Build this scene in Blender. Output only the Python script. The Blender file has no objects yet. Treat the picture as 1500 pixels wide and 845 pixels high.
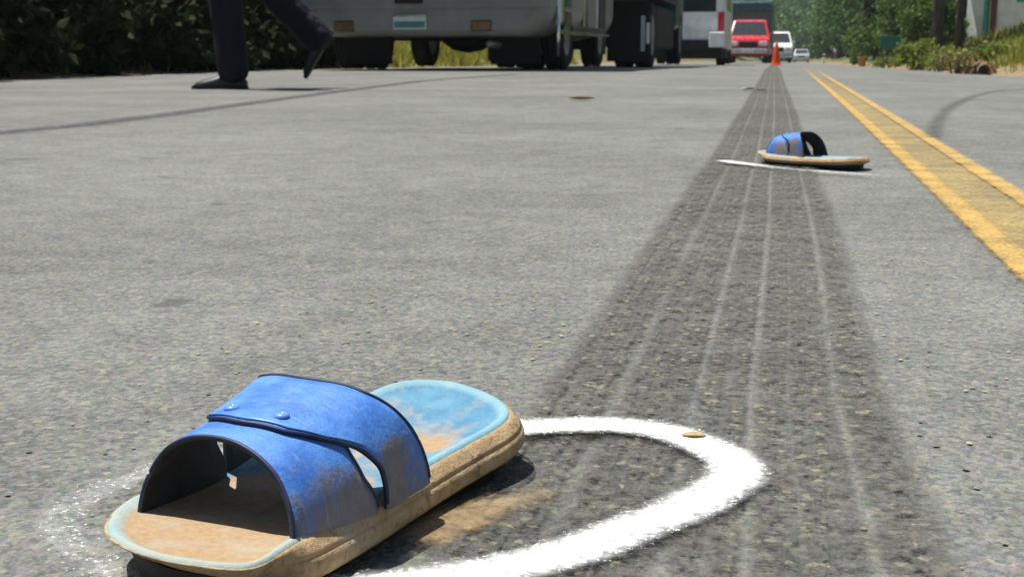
import bpy, math, random
import numpy as np
from mathutils import Vector, Matrix

random.seed(7); rng = np.random.default_rng(7)
sc = bpy.context.scene
col = sc.collection
PI = math.pi

# ------------------------------------------------------------------ camera
CW, CH, CF, CY0, CVX, CHT = 1500.0, 845.0, 1900.0, 74.0, 1150.0, 0.20
PITCH = math.atan((CH/2 - CY0)/CF)
YAW = math.atan((CVX - CW/2)/math.hypot(CF, CH/2 - CY0))
cam = bpy.data.cameras.new('camera')
cam.sensor_width = 36.0; cam.lens = 36.0*CF/CW
cam.clip_start = 0.02; cam.clip_end = 4000
cam_o = bpy.data.objects.new('camera', cam); col.objects.link(cam_o)
cam_o.location = (0, 0, CHT)
cam_o.rotation_euler = (PI/2 - PITCH, 0, YAW)
cam.dof.use_dof = True; cam.dof.focus_distance = 0.58; cam.dof.aperture_fstop = 40
sc.camera = cam_o

# ------------------------------------------------------------------ light
SUN_EL = math.radians(73); SUN_AZ = math.atan2(-0.96, 0.22)
sd = Vector((math.sin(SUN_AZ)*math.cos(SUN_EL), math.cos(SUN_AZ)*math.cos(SUN_EL), math.sin(SUN_EL)))
w = bpy.data.worlds.new('World'); sc.world = w; w.use_nodes = True
wn = w.node_tree
sky = wn.nodes.new('ShaderNodeTexSky'); sky.sky_type = 'NISHITA'; sky.sun_disc = False
sky.sun_elevation = SUN_EL; sky.sun_rotation = SUN_AZ; sky.dust_density = 1.5
bg = wn.nodes['Background']; bg.inputs['Strength'].default_value = 0.055
wn.links.new(sky.outputs[0], bg.inputs[0])
sun = bpy.data.lights.new('sun', 'SUN'); sun.energy = 5.0; sun.angle = math.radians(0.53); sun.color = (1, .955, .88)
sun_o = bpy.data.objects.new('sun', sun); col.objects.link(sun_o)
sun_o.rotation_euler = (-sd).to_track_quat('-Z', 'Y').to_euler(); sun_o.location = (-20, 8, 40)
sc.view_settings.view_transform = 'Standard'; sc.view_settings.look = 'None'
sc.view_settings.exposure = 0.55; sc.view_settings.gamma = 1.0

# ------------------------------------------------------------------ pixel -> place on ground
def ray(px, py):
    r = px - CW/2; u = CH/2 - py
    fw = CF*math.cos(PITCH) + u*math.sin(PITCH); up = u*math.cos(PITCH) - CF*math.sin(PITCH)
    return np.array([r*math.cos(YAW) - fw*math.sin(YAW), r*math.sin(YAW) + fw*math.cos(YAW), up])
def G(px, py, z=0.0):
    d = ray(px, py); t = (z - CHT)/d[2]
    return Vector((d[0]*t, d[1]*t, z))
def lat(px, Y):
    d = ray(px, 85); return d[0]/d[1]*Y

def sst(a, b, x):
    t = np.clip((x - a)/(b - a), 0, 1); return t*t*(3 - 2*t)
RL, RR = -5.15, 2.4
def zroad(x, y):
    y = np.asarray(y, float); x = np.asarray(x, float)
    d = -0.008*(np.clip(y - 13, 0, 160))
    return d - 0.035*np.clip(x - 0.55, 0, RR - 0.55)
def zland(x, y):
    x = np.asarray(x, float); y = np.asarray(y, float)
    z = zroad(x, y)
    lump = 0.03*np.sin(x*2.1 + y*.7)*np.cos(y*1.3 - x*.4) + .012*np.sin(x*5.3 + 1)*np.sin(y*4.1)
    rb = np.clip(x - RR - .12, 0, None)
    z = z + np.minimum(rb*.34, .8 + rb*.02) + lump*sst(.05, .5, rb)
    lb = np.clip(RL - .1 - x, 0, None)
    z = z + .62*sst(.0, 2.2, lb) + lump*sst(.05, .5, lb) + .02*lb
    hill = sst(190, 620, y + .12*np.abs(x))*(95 + 30*np.sin(x*.006 + 1.2) + 12*np.sin(x*.021))
    hill = hill + sst(60, 400, np.abs(x))*25
    return z + hill

# ------------------------------------------------------------------ mesh helper
class MB:
    def __init__(s): s.v = []; s.f = []; s.m = []; s.sm = []
    def add(s, vs, fs, mat=0, smooth=False):
        b = len(s.v); s.v += [tuple(map(float, p)) for p in vs]
        for f in fs: s.f.append(tuple(b + i for i in f)); s.m.append(mat); s.sm.append(smooth)
        return s
    def box(s, x0, x1, y0, y1, z0, z1, mat=0):
        vs = [(x, y, z) for z in (z0, z1) for y in (y0, y1) for x in (x0, x1)]
        return s.add(vs, [(0, 2, 3, 1), (4, 5, 7, 6), (0, 1, 5, 4), (2, 6, 7, 3), (0, 4, 6, 2), (1, 3, 7, 5)], mat)
    def lathe(s, prof, axis='z', c=(0, 0, 0), n=24, mat=0, smooth=True, caps=True):
        vs = []
        for r, h in prof:
            for k in range(n):
                a = 2*PI*k/n; p, q = r*math.cos(a), r*math.sin(a)
                vs.append({'z': (c[0]+p, c[1]+q, c[2]+h), 'x': (c[0]+h, c[1]+p, c[2]+q), 'y': (c[0]+q, c[1]+h, c[2]+p)}[axis])
        fs = [(i*n+k, i*n+(k+1) % n, (i+1)*n+(k+1) % n, (i+1)*n+k) for i in range(len(prof)-1) for k in range(n)]
        s.add(vs, fs, mat, smooth)
        if caps:
            b = len(s.v) - len(vs)
            s.f.append(tuple(b+k for k in reversed(range(n)))); s.m.append(mat); s.sm.append(False)
            e = b + (len(prof)-1)*n
            s.f.append(tuple(e+k for k in range(n))); s.m.append(mat); s.sm.append(False)
        return s
    def tube(s, pts, radii, n=8, mat=0, smooth=True):
        pts = [Vector(p) for p in pts]
        if not hasattr(radii, '__len__'): radii = [radii]*len(pts)
        vs = []
        for i, p in enumerate(pts):
            t = (pts[min(i+1, len(pts)-1)] - pts[max(i-1, 0)]).normalized()
            a = t.cross(Vector((0, 0, 1)) if abs(t.z) < .9 else Vector((1, 0, 0))).normalized(); b = t.cross(a)
            for k in range(n):
                an = 2*PI*k/n; vs.append(p + (a*math.cos(an) + b*math.sin(an))*radii[i])
        m = len(pts)
        fs = [(i*n+k, i*n+(k+1) % n, (i+1)*n+(k+1) % n, (i+1)*n+k) for i in range(m-1) for k in range(n)]
        fs += [tuple(reversed(range(n))), tuple((m-1)*n+k for k in range(n))]
        return s.add(vs, fs, mat, smooth)
    def loft(s, rings, mat=0, smooth=False, cap=True):
        n = len(rings[0]); vs = [p for r in rings for p in r]
        fs = [(i*n+k, i*n+(k+1) % n, (i+1)*n+(k+1) % n, (i+1)*n+k) for i in range(len(rings)-1) for k in range(n)]
        s.add(vs, fs, mat, smooth)
        if cap:
            s.add(rings[0], [tuple(reversed(range(n)))], mat); s.add(rings[-1], [tuple(range(n))], mat)
        return s
    def build(s, name, mats, parent=None, bevel=0, seg=2, loc=None):
        me = bpy.data.meshes.new(name); me.from_pydata(s.v, [], s.f)
        if not isinstance(mats, (list, tuple)): mats = [mats]
        for m in mats: me.materials.append(m)
        me.polygons.foreach_set('material_index', s.m); me.polygons.foreach_set('use_smooth', s.sm)
        me.update()
        o = bpy.data.objects.new(name, me); col.objects.link(o)
        if parent is not None: o.parent = parent
        if loc is not None: o.location = loc
        if bevel:
            b = o.modifiers.new('bevel', 'BEVEL'); b.width = bevel; b.segments = seg; b.limit_method = 'ANGLE'; b.angle_limit = math.radians(40)
        return o

def empty(name, loc=(0, 0, 0), rz=0):
    o = bpy.data.objects.new(name, None); col.objects.link(o); o.location = loc; o.rotation_euler = (0, 0, rz)
    o.empty_display_size = .2; return o
def tag(o, label=None, cat=None, group=None, kind=None):
    if label: o['label'] = label
    if cat: o['category'] = cat
    if group: o['group'] = group
    if kind: o['kind'] = kind
    return o
def raw_mesh(name, verts, loops, nper, mat, parent=None, smooth=False):
    """fast mesh of equal polygons: verts (N,3), loops (F*nper)"""
    me = bpy.data.meshes.new(name); nf = len(loops)//nper
    me.vertices.add(len(verts)); me.vertices.foreach_set('co', np.asarray(verts, np.float32).ravel())
    me.loops.add(len(loops)); me.loops.foreach_set('vertex_index', np.asarray(loops, np.int32))
    me.polygons.add(nf); me.polygons.foreach_set('loop_start', np.arange(nf, dtype=np.int32)*nper)
    me.polygons.foreach_set('use_smooth', np.full(nf, smooth)); me.update(calc_edges=True); me.validate()
    me.materials.append(mat)
    o = bpy.data.objects.new(name, me); col.objects.link(o)
    if parent is not None: o.parent = parent
    return o
def set_attr(o, name, vals):
    a = o.data.attributes.new(name, 'FLOAT', 'POINT'); a.data.foreach_set('value', np.asarray(vals, np.float32))

# ------------------------------------------------------------------ materials
class NT:
    def __init__(s, name):
        s.mat = bpy.data.materials.new(name); s.mat.use_nodes = True; s.t = s.mat.node_tree
        s.p = s.t.nodes['Principled BSDF']; s.out = s.t.nodes['Material Output']
    def n(s, typ, **kw):
        x = s.t.nodes.new(typ)
        for k, v in kw.items(): setattr(x, k, v)
        return x
    def link(s, a, b): s.t.links.new(a, b)
    def val(s, x, sock):
        if isinstance(x, (int, float)): sock.default_value = x
        elif isinstance(x, tuple): sock.default_value = x if len(x) != 3 or sock.type == 'VECTOR' else x + (1,)
        else: s.link(x, sock)
    def math(s, op, a, b=0.0, c=None):
        x = s.n('ShaderNodeMath', operation=op); s.val(a, x.inputs[0]); s.val(b, x.inputs[1])
        if c is not None: s.val(c, x.inputs[2])
        return x.outputs[0]
    def ramp01(s, v, a, b, o0=0.0, o1=1.0):
        x = s.n('ShaderNodeMapRange', interpolation_type='SMOOTHSTEP'); s.val(v, x.inputs[0])
        for i, q in enumerate((a, b, o0, o1)): s.val(q, x.inputs[i+1])
        return x.outputs[0]
    def mix(s, f, a, b):
        x = s.n('ShaderNodeMix', data_type='RGBA'); s.val(f, x.inputs[0]); s.val(a, x.inputs[6]); s.val(b, x.inputs[7]); return x.outputs[2]
    def noise(s, co, scale, detail=4, rough=.55, out=0):
        x = s.n('ShaderNodeTexNoise'); s.link(co, x.inputs['Vector']); x.inputs['Scale'].default_value = scale
        x.inputs['Detail'].default_value = detail; x.inputs['Roughness'].default_value = rough; return x.outputs[out]
    def vor(s, co, scale, out=0, feature='F1'):
        x = s.n('ShaderNodeTexVoronoi', feature=feature); s.link(co, x.inputs['Vector']); x.inputs['Scale'].default_value = scale; return x.outputs[out]
    def obj(s): return s.n('ShaderNodeTexCoord').outputs['Object']
    def pos(s): return s.n('ShaderNodeNewGeometry').outputs['Position']
    def attr(s, name): return s.n('ShaderNodeAttribute', attribute_name=name).outputs['Fac']
    def xyz(s, co):
        x = s.n('ShaderNodeSeparateXYZ'); s.link(co, x.inputs[0]); return x.outputs
    def bump(s, h, dist, strength=1.0):
        b = s.n('ShaderNodeBump'); s.link(h, b.inputs['Height']); b.inputs['Distance'].default_value = dist; b.inputs['Strength'].default_value = strength
        s.link(b.outputs[0], s.p.inputs['Normal'])
    def base(s, c): s.val(c, s.p.inputs['Base Color'])
    def rough(s, r): s.val(r, s.p.inputs['Roughness'])
    def alpha(s, a): s.val(a, s.p.inputs['Alpha'])

def paint(name, c, rough=.45, metal=0.0, var=.12, scale=6, spec=.5, dirt=None):
    m = NT(name); co = m.obj(); nz = m.noise(co, scale, 5)
    d = tuple(max(0, x*(1-var*2)) for x in c); b = tuple(min(1, x*(1+var)) for x in c)
    cc = m.mix(m.ramp01(nz, .3, .7), d, b)
    if dirt:
        cc = m.mix(m.ramp01(m.noise(co, scale*.6, 6, .7), .48, .72, 0, .7), cc, dirt)
    m.base(cc); m.rough(m.ramp01(nz, .2, .8, max(.05, rough-.1), min(1, rough+.1)))
    m.p.inputs['Metallic'].default_value = metal; m.p.inputs['Specular IOR Level'].default_value = spec
    return m.mat

def asphalt_height(m, co):
    v1 = m.vor(co, 210); v2 = m.vor(co, 480)
    nz = m.noise(co, 60, 5, .6)
    return m.math('ADD', m.math('ADD', m.math('MULTIPLY', v1, -.8), m.math('MULTIPLY', v2, -.35)), m.math('MULTIPLY', nz, .9))

def asphalt_color(m, co, tone):
    """aggregate speckle around a base tone"""
    vc = m.n('ShaderNodeTexVoronoi'); m.link(co, vc.inputs['Vector']); vc.inputs['Scale'].default_value = 260
    vx = m.xyz(vc.outputs['Color'])
    big = m.noise(co, 1.3, 6, .6); mid = m.noise(co, 14, 5, .65); fine = m.noise(co, 330, 3, .7); grain = m.noise(co, 115, 3, .6)
    k = m.math('ADD', m.math('ADD', m.ramp01(big, .3, .7, -.15, .15), m.ramp01(mid, .3, .7, -.12, .12)), m.ramp01(fine, .3, .7, -.19, .19))
    k = m.math('ADD', m.math('ADD', k, m.ramp01(vx[0], 0, 1, -.16, .16)), m.ramp01(grain, .3, .7, -.11, .11))
    dark = tuple(x*.45 for x in tone); light = tuple(min(1, x*1.55) for x in tone)
    c = m.mix(m.math('ADD', k, .5), dark, light)
    hue = m.n('ShaderNodeMix', data_type='RGBA', blend_type='OVERLAY'); hue.inputs[0].default_value = .10; m.val(c, hue.inputs[6]); m.link(vc.outputs['Color'], hue.inputs[7]); c = hue.outputs[2]
    c = m.mix(m.ramp01(vx[1], .93, .98, 0, .35), c, (.34, .31, .19))      # ochre stones
    c = m.mix(m.ramp01(vx[2], .95, .98, 0, .5), c, (.07, .075, .08))      # dark stones
    return c, vc
def mat_asphalt():
    m = NT('asphalt'); co = m.pos()
    c, vc = asphalt_color(m, co, (.152, .158, .147))
    pit = m.ramp01(m.noise(co, 9, 3, .5), .67, .73, 0, .6)
    c = m.mix(pit, c, (.06, .065, .065))
    m.base(c); m.rough(.86); m.p.inputs['Specular IOR Level'].default_value = .3
    m.bump(asphalt_height(m, co), .0022, .8)
    return m.mat
def mat_skid():
    m = NT('skid_rubber'); co = m.pos()
    c, vc = asphalt_color(m, co, (.088, .088, .078)); vx = m.xyz(vc.outputs['Color'])
    c = m.mix(m.ramp01(vx[1], .86, .97, 0, .45), c, (.28, .25, .15))
    m.base(c); m.rough(.8)
    m.bump(asphalt_height(m, co), .0022, .8)
    a = m.attr('ink'); nz = m.noise(co, 160, 4, .7); n2 = m.noise(co, 22, 4, .6)
    mp = m.n('ShaderNodeMapping'); m.link(co, mp.inputs[0]); mp.inputs['Scale'].default_value = (150, 2.2, 1)
    stk = m.noise(mp.outputs[0], 1.0, 3, .6); a = m.math('MULTIPLY', a, m.ramp01(stk, .3, .7, .62, 1.12))
    al = m.math('MULTIPLY', a, m.math('ADD', m.ramp01(nz, .36, .60, .22, 1.0), m.ramp01(n2, .3, .7, -.22, .2)))
    m.alpha(m.math('MINIMUM', m.math('MAXIMUM', al, 0.0), 1.0)); return m.mat
def mat_seam():
    m = NT('tar_streak'); co = m.pos(); m.base((.05, .052, .055)); m.rough(.75)
    a = m.attr('ink'); m.alpha(m.math('MULTIPLY', a, m.ramp01(m.noise(co, 30, 4, .7), .3, .6, .15, 1))); return m.mat
def mat_roadpaint(name, c, wear, lo=.16, hi=.62):
    m = NT(name); co = m.pos(); nz = m.noise(co, 190, 4, .7); n2 = m.noise(co, 9, 5, .6)
    m.base(m.mix(m.ramp01(n2, .3, .7), tuple(x*.8 for x in c), c)); m.rough(.75)
    m.bump(asphalt_height(m, co), .0016, .6)
    a = m.attr('ink'); k = m.math('ADD', m.math('MULTIPLY', nz, .7), m.math('MULTIPLY', n2, .3))
    m.alpha(m.ramp01(m.math('ADD', a, m.math('MULTIPLY', m.math('SUBTRACT', k, .5), wear)), lo, hi)); return m.mat
def mat_soil():
    m = NT('verge_ground'); co = m.pos(); n1 = m.noise(co, 1.1, 6, .65); n2 = m.noise(co, 9, 6, .7)
    g = m.mix(m.ramp01(n2, .3, .7), (.062, .085, .02), (.15, .15, .04))
    d = m.mix(m.ramp01(n2, .3, .7), (.16, .105, .06), (.30, .23, .14))
    x = m.xyz(co)
    near = m.math('MULTIPLY', m.ramp01(x[0], RL-.75, RL-.25), m.ramp01(x[0], RR+.75, RR+.15))
    f = m.math('MAXIMUM', near, m.ramp01(n1, .55, .68))
    far = m.ramp01(x[1], 150, 240)
    fo = m.mix(m.ramp01(m.noise(co, .045, 8, .75), .35, .65), (.03, .075, .02), (.10, .18, .05))
    m.base(m.mix(far, m.mix(f, g, d), fo)); m.rough(.95); m.bump(n2, .04, .7); return m.mat
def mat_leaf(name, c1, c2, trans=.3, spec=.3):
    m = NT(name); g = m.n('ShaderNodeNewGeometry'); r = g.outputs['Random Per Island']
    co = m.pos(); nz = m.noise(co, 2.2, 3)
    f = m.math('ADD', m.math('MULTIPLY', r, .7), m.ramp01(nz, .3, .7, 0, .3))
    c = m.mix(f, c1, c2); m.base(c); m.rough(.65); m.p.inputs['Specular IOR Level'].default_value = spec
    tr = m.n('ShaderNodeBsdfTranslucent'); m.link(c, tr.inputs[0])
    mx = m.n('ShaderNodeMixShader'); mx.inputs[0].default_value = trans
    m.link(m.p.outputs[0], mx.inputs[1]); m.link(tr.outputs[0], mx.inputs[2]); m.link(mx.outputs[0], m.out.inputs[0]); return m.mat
def mat_bark():
    m = NT('bark'); co = m.obj(); mp = m.n('ShaderNodeMapping'); m.link(co, mp.inputs[0]); mp.inputs['Scale'].default_value = (6, 6, 1.2)
    nz = m.noise(mp.outputs[0], 3, 6, .7); m.base(m.mix(m.ramp01(nz, .3, .7), (.045, .032, .022), (.17, .13, .10))); m.rough(.9); m.bump(nz, .03); return m.mat

M = {}
M['asphalt'] = mat_asphalt(); M['skid'] = mat_skid(); M['seam'] = mat_seam()
M['yellow'] = mat_roadpaint('yellow_road_paint', (.50, .33, .095), 2.0, .12, .8)
M['yellow_film'] = mat_roadpaint('yellow_paint_residue', (.46, .34, .12), 1.6, .05, .95)
def mat_spray():
    m = NT('white_spray_paint'); co = m.pos(); a = m.attr('ink'); m.base(m.mix(m.ramp01(m.noise(co, 90, 4, .7), .3, .7), (.52, .54, .53), (.78, .80, .80))); m.rough(.85)
    m.bump(asphalt_height(m, co), .0018, .7)
    n1 = m.noise(co, 55, 4, .6); n2 = m.noise(co, 420, 3, .7); pits = m.vor(co, 210)
    core = m.math('MULTIPLY', m.ramp01(m.math('ADD', a, m.math('MULTIPLY', m.math('SUBTRACT', n1, .5), .5)), .10, .92), m.ramp01(pits, .30, .75, .97, .55))
    speck = m.math('MULTIPLY', m.ramp01(m.math('ADD', n2, m.math('MULTIPLY', a, .35)), .66, .78), m.ramp01(a, 0, .12, 0, .9))
    m.alpha(m.math('MAXIMUM', core, speck)); return m.mat
M['spray'] = mat_spray()
M['soil'] = mat_soil(); M['bark'] = mat_bark()
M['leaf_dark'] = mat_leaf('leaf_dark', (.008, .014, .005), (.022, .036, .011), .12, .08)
M['leaf_mid'] = mat_leaf('leaf_mid', (.03, .072, .015), (.13, .20, .04))
M['leaf_light'] = mat_leaf('leaf_light', (.09, .14, .022), (.30, .34, .07), .4)
M['leaf_dry'] = mat_leaf('leaf_dry', (.16, .13, .05), (.30, .27, .09), .3)
M['grass'] = mat_leaf('grass_blade', (.13, .17, .02), (.42, .38, .08), .4)
M['forest'] = mat_leaf('forest_leaf', (.04, .10, .03), (.13, .23, .06), .25)

# ------------------------------------------------------------------ ground, road
def grid_sheet(name, xs, ys, zf, mat):
    X, Y = np.meshgrid(np.asarray(xs, float), np.asarray(ys, float)); Z = zf(X, Y)
    nx, ny = len(xs), len(ys)
    v = np.stack([X, Y, Z], -1).reshape(-1, 3)
    i = np.arange(nx*ny).reshape(ny, nx)
    q = np.stack([i[:-1, :-1], i[:-1, 1:], i[1:, 1:], i[1:, :-1]], -1).reshape(-1)
    return raw_mesh(name, v, q, 4, mat, smooth=True)
gx = np.concatenate([-np.geomspace(900, 13, 26), np.arange(-12, RL-.2, .22), [RL-.15, RL+.12], np.arange(-4, 2.2, .75), [RR-.12, RR+.15], np.arange(RR+.3, 11, .22), np.geomspace(11.4, 900, 26)])
gy = np.concatenate([np.arange(-8, 6, 1.0), np.arange(6, 50, .3), np.arange(50, 175, 2.5), np.geomspace(176, 1500, 60)])
def zground(X, Y):
    z = zland(X, Y); inside = (X > RL + .1) & (X < RR - .1) & (Y < 172)
    return np.where(inside, z - .05, z)
tag(grid_sheet('ground', gx, gy, zground, M['soil']), 'grassy and earthen ground on both sides of the road', kind='structure')
rx = np.concatenate([[RL], np.arange(-5, .4, .5), [.55, 1, 1.5, 2, RR]])
ry = np.concatenate([np.arange(-6, 13, 1.0), np.arange(13, 173, 2.0)])
def zroadtop(X, Y):
    wob = 0.0*X
    return zroad(X, Y) + wob
road = grid_sheet('road', rx, ry, zroadtop, M['asphalt'])
# ragged, thin edge of the asphalt on both sides
ed = MB()
for side, xe in ((-1, RL), (1, RR)):
    ys = np.arange(-6, 120, .25); jag = rng.normal(0, .035, len(ys))
    vs = []
    for y, j in zip(ys, jag):
        z = float(zroad(xe, y)); vs += [(xe, y, z), (xe + side*(.09 + abs(j)), y, z - .035)]
    fs = [(2*i, 2*i+2, 2*i+3, 2*i+1) if side > 0 else (2*i, 2*i+1, 2*i+3, 2*i+2) for i in range(len(ys)-1)]
    ed.add(vs, fs)
ed.build('broken_edge', M['asphalt'], road)
tag(road, 'grey worn asphalt road', kind='structure')

def strip(name, pts, widths, mat, dz=.004, prof=None, ncross=9, closed=False):
    """flat mark following a centre line; attribute ink: 1 in the middle, 0 at its rim"""
    pts = [np.array(p[:2], float) for p in pts]; n = len(pts)
    V = []; A = []
    for i, p in enumerate(pts):
        a = pts[(i-1) % n] if closed or i else pts[0]; b = pts[(i+1) % n] if closed or i < n-1 else pts[-1]
        t = b - a; t /= np.linalg.norm(t); nn = np.array([t[1], -t[0]])
        for k in range(ncross):
            s = -1 + 2*k/(ncross-1); q = p + nn*s*widths[i]/2
            V.append((q[0], q[1], float(zroad(q[0], q[1])) + dz)); A.append(prof(s, i) if prof else float(sst(1, .45, abs(s))))
    L = []
    for i in range(n if closed else n-1):
        j = (i+1) % n
        for k in range(ncross-1): L += [i*ncross+k, i*ncross+k+1, j*ncross+k+1, j*ncross+k]
    o = raw_mesh(name, np.array(V), np.array(L), 4, mat); set_attr(o, 'ink', A); return o
def spline(P, n, closed=False):
    P = [np.array(p, float) for p in P]; m = len(P); out = []
    seg = m if closed else m-1
    for i in range(seg):
        g = (lambda k: P[k % m]) if closed else (lambda k: P[min(max(k, 0), m-1)])
        p0, p1, p2, p3 = g(i-1), g(i), g(i+1), g(i+2)
        for k in range(n):
            t = k/n
            out.append(.5*((2*p1) + (-p0+p2)*t + (2*p0-5*p1+4*p2-p3)*t*t + (-p0+3*p1-3*p2+p3)*t**3))
    if not closed: out.append(P[-1])
    return out

# double yellow centre line
for xa, lab in ((.222, 'solid yellow centre stripe on the skid mark side'), (.318, 'solid yellow centre stripe on the grass bank side')):
    ys = np.concatenate([np.arange(-3, 13, .25), np.arange(13, 110, 2.0)])
    pts = [(xa + .006*math.sin(y*.35) + .0006*max(0, y-3)*0, y) for y in ys]
    o = strip('centre_line', pts, [.050]*len(pts), M['yellow'], .004, lambda s, i: float(sst(1, .35, abs(s)))*.66*float(1 - .75*sst(8, 17, ys[i])))
    tag(o, lab, kind='structure')
ys = np.concatenate([np.arange(-3, 13, .25), np.arange(13, 40, 2.0)])
o = strip('worn_line_film', [(.27, y) for y in ys], [.072]*len(ys), M['yellow_film'], .0025, lambda s, i: .50*float(1 - .8*sst(5, 14, ys[i])), 5)
tag(o, 'faded yellow paint residue between the two centre stripes', kind='structure')
# skid mark of a broad tyre: ribs with light grooves between them
kl = [(760, 590), (930, 350), (1050, 200), (1115, 115)]
for _ in (0,):
    ys = np.concatenate([np.arange(-.5, 3, .06), np.arange(3, 12, .3), np.arange(12, 33, 1.5)])
    xl = np.interp(ys, [0, .71, 1.36, 3, 9, 33], [-.150, -.143, -.139, -.140, -.170, -.36])
    xr = np.interp(ys, [0, .57, .755, 1.7, 5, 9, 33], [.098, .082, .074, .072, .045, .005, -.17])
    def skidprof(s, i):
        u = (s+1)/2; a = 1.18*float(sst(0, .085, u)*sst(1, .90, u))
        for c, wd, k in ((.235, .020, .75), (.45, .017, .9), (.60, .016, .95), (.83, .018, .85), (.10, .008, .4), (.33, .008, .4), (.53, .006, .4), (.70, .008, .45), (.93, .008, .4)):
            a *= 1 - k*math.exp(-((u-c)/wd)**2)
        a *= .72 + .28*(1 if u < .2 or u > .88 else .6)
        y = ys[i]
        return a*float(1 - .55*sst(18, 33, y))
    wf_ = np.exp(-ys/2.5); xl = xl + wf_*(.004*np.sin(ys*3.1) + .002*np.sin(ys*7.7 + 1)); xr = xr + wf_*.004*np.sin(ys*4.3 + 2)
    pts = [((a+b)/2, y) for a, b, y in zip(xl, xr, ys)]
    o = strip('skid_mark', pts, list(xr-xl), M['skid'], .003, skidprof, 121)
    tag(o, 'dark ribbed tyre skid mark running up the lane', kind='structure')
o = strip('tar_streak', [tuple(G(*q)[:2]) for q in [(-60, 200), (0, 195), (120, 184), (250, 168), (380, 150), (500, 134), (620, 119), (760, 109)]], [.16]*8, M['seam'], .003, lambda s, i: .8*float(sst(1, 0, abs(s))))
tag(o, 'thin dark tyre streak crossing the far lane side', kind='structure')
o = strip('tyre_streak', spline([tuple(G(*q)[:2]) for q in [(1366, 205), (1374, 178), (1400, 152), (1450, 131), (1520, 122)]], 6), [.07]*25, M['seam'], .005, lambda s, i: .45*float(sst(1, 0, abs(s))))
tag(o, 'faint curved tyre streak beyond the yellow lines', kind='structure')

# white spray rings
def ring(name, P, wd, label, weak=None, n=14):
    pts = spline(P, n, True); N = len(pts)
    ws = [wd(i/N) for i in range(N)]
    o = strip(name, pts, ws, M['spray'], .006, lambda s, i: float(sst(1, .12, abs(s)))*(weak(i/N) if weak else 1), 15, True)
    return tag(o, label, 'paint ring')
r1 = [G(*q)[:2] for q in [(780, 640), (900, 637), (1000, 655), (1078, 700), (1030, 748), (930, 790), (800, 838)]] + \
     [G(*q)[:2] for q in [(560, 880), (330, 890), (150, 850), (95, 790), (150, 735), (330, 680), (560, 650)]]
ring('spray_paint_ring', r1, lambda t: .043, 'white spray-painted ring around the dusty blue slipper lying on its own in front', lambda t: 1.0 if t < .5 or t > .97 else max(.31, 1 - abs(min(t-.5, .97-t))*8))
r2 = spline([tuple(G(*q)[:2]) for q in [(1052, 239), (1078, 243), (1110, 247), (1150, 252), (1200, 256), (1255, 260), (1318, 264)]], 8)
wk2 = lambda t: float(np.interp(t, [0, .06, .2, .4, .55, .7, .85, 1], [0, .7, .95, .5, .30, .5, .42, 0]))
o = strip('spray_paint_stroke', r2, [.055]*len(r2), M['spray'], .006, lambda s, i: float(sst(1, .1, abs(s)))*wk2(i/(len(r2)-1)), 13)
tag(o, 'blurred white spray-painted stroke under the small far slipper near the yellow lines', 'paint stroke')

# ------------------------------------------------------------------ slippers
def mat_strap():
    m = NT('slipper_strap_blue'); co = m.obj(); x = m.xyz(co)
    n1 = m.noise(co, 45, 5, .65); n2 = m.noise(co, 240, 4, .7); n3 = m.noise(co, 22, 4, .6)
    c = m.mix(m.ramp01(n1, .3, .7), (.032, .14, .50), (.09, .27, .72))
    dm = m.math('ADD', m.ramp01(x[0], .016, .046, -.06, .13), n3)          # grey-brown patches, denser on one flank
    dm = m.math('ADD', dm, m.ramp01(x[2], .056, .030, -.06, .07))  # and denser towards the bottom of the strap
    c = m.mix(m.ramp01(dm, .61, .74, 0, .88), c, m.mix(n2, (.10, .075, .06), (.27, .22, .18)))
    c = m.mix(m.ramp01(m.noise(co, 70, 6, .75), .56, .70, 0, .35), c, (.30, .33, .40))   # dust film
    sp = m.noise(co, 620, 3, .7); c = m.mix(m.ramp01(sp, .60, .70, 0, .55), c, (.26, .24, .22))
    mp = m.n('ShaderNodeMapping'); m.link(co, mp.inputs[0]); mp.inputs['Scale'].default_value = (1, 5, 1); mp.inputs['Rotation'].default_value = (0, 0, .5)
    sc_ = m.noise(mp.outputs[0], 90, 4, .75); c = m.mix(m.ramp01(sc_, .60, .68, 0, .35), c, (.30, .36, .50))
    m.base(c); m.rough(m.ramp01(n1, .3, .7, .45, .68)); m.bump(m.math('ADD', n2, m.math('MULTIPLY', sc_, 1.2)), .0008, .7); return m.mat
def mat_footbed():
    m = NT('slipper_footbed'); co = m.obj(); x = m.xyz(co); rim = m.attr('rim')
    n1 = m.noise(co, 38, 6, .65); n2 = m.noise(co, 300, 4, .7); n3 = m.noise(co, 16, 4, .6)
    blue = m.mix(m.ramp01(n1, .3, .7), (.045, .17, .30), (.11, .28, .41))
    tan = m.mix(n2, (.22, .14, .07), (.50, .35, .20))
    worn = m.math('ADD', m.math('ADD', m.ramp01(x[1], .02, -.085, 0, .42), m.ramp01(x[1], .075, .04, 0, .14)), m.math('MULTIPLY', n3, .9))
    worn = m.math('SUBTRACT', worn, m.math('MULTIPLY', rim, .30))
    c = m.mix(m.ramp01(worn, .50, .70), blue, tan)
    c = m.mix(m.ramp01(m.noise(co, 60, 6, .7), .45, .66, 0, .55), c, (.36, .34, .28))
    c = m.mix(m.math('MULTIPLY', m.ramp01(rim, .5, .95), .55), c, (.28, .47, .50))
    m.base(c); m.rough(.85); m.bump(n2, .0008, .7); return m.mat
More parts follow.
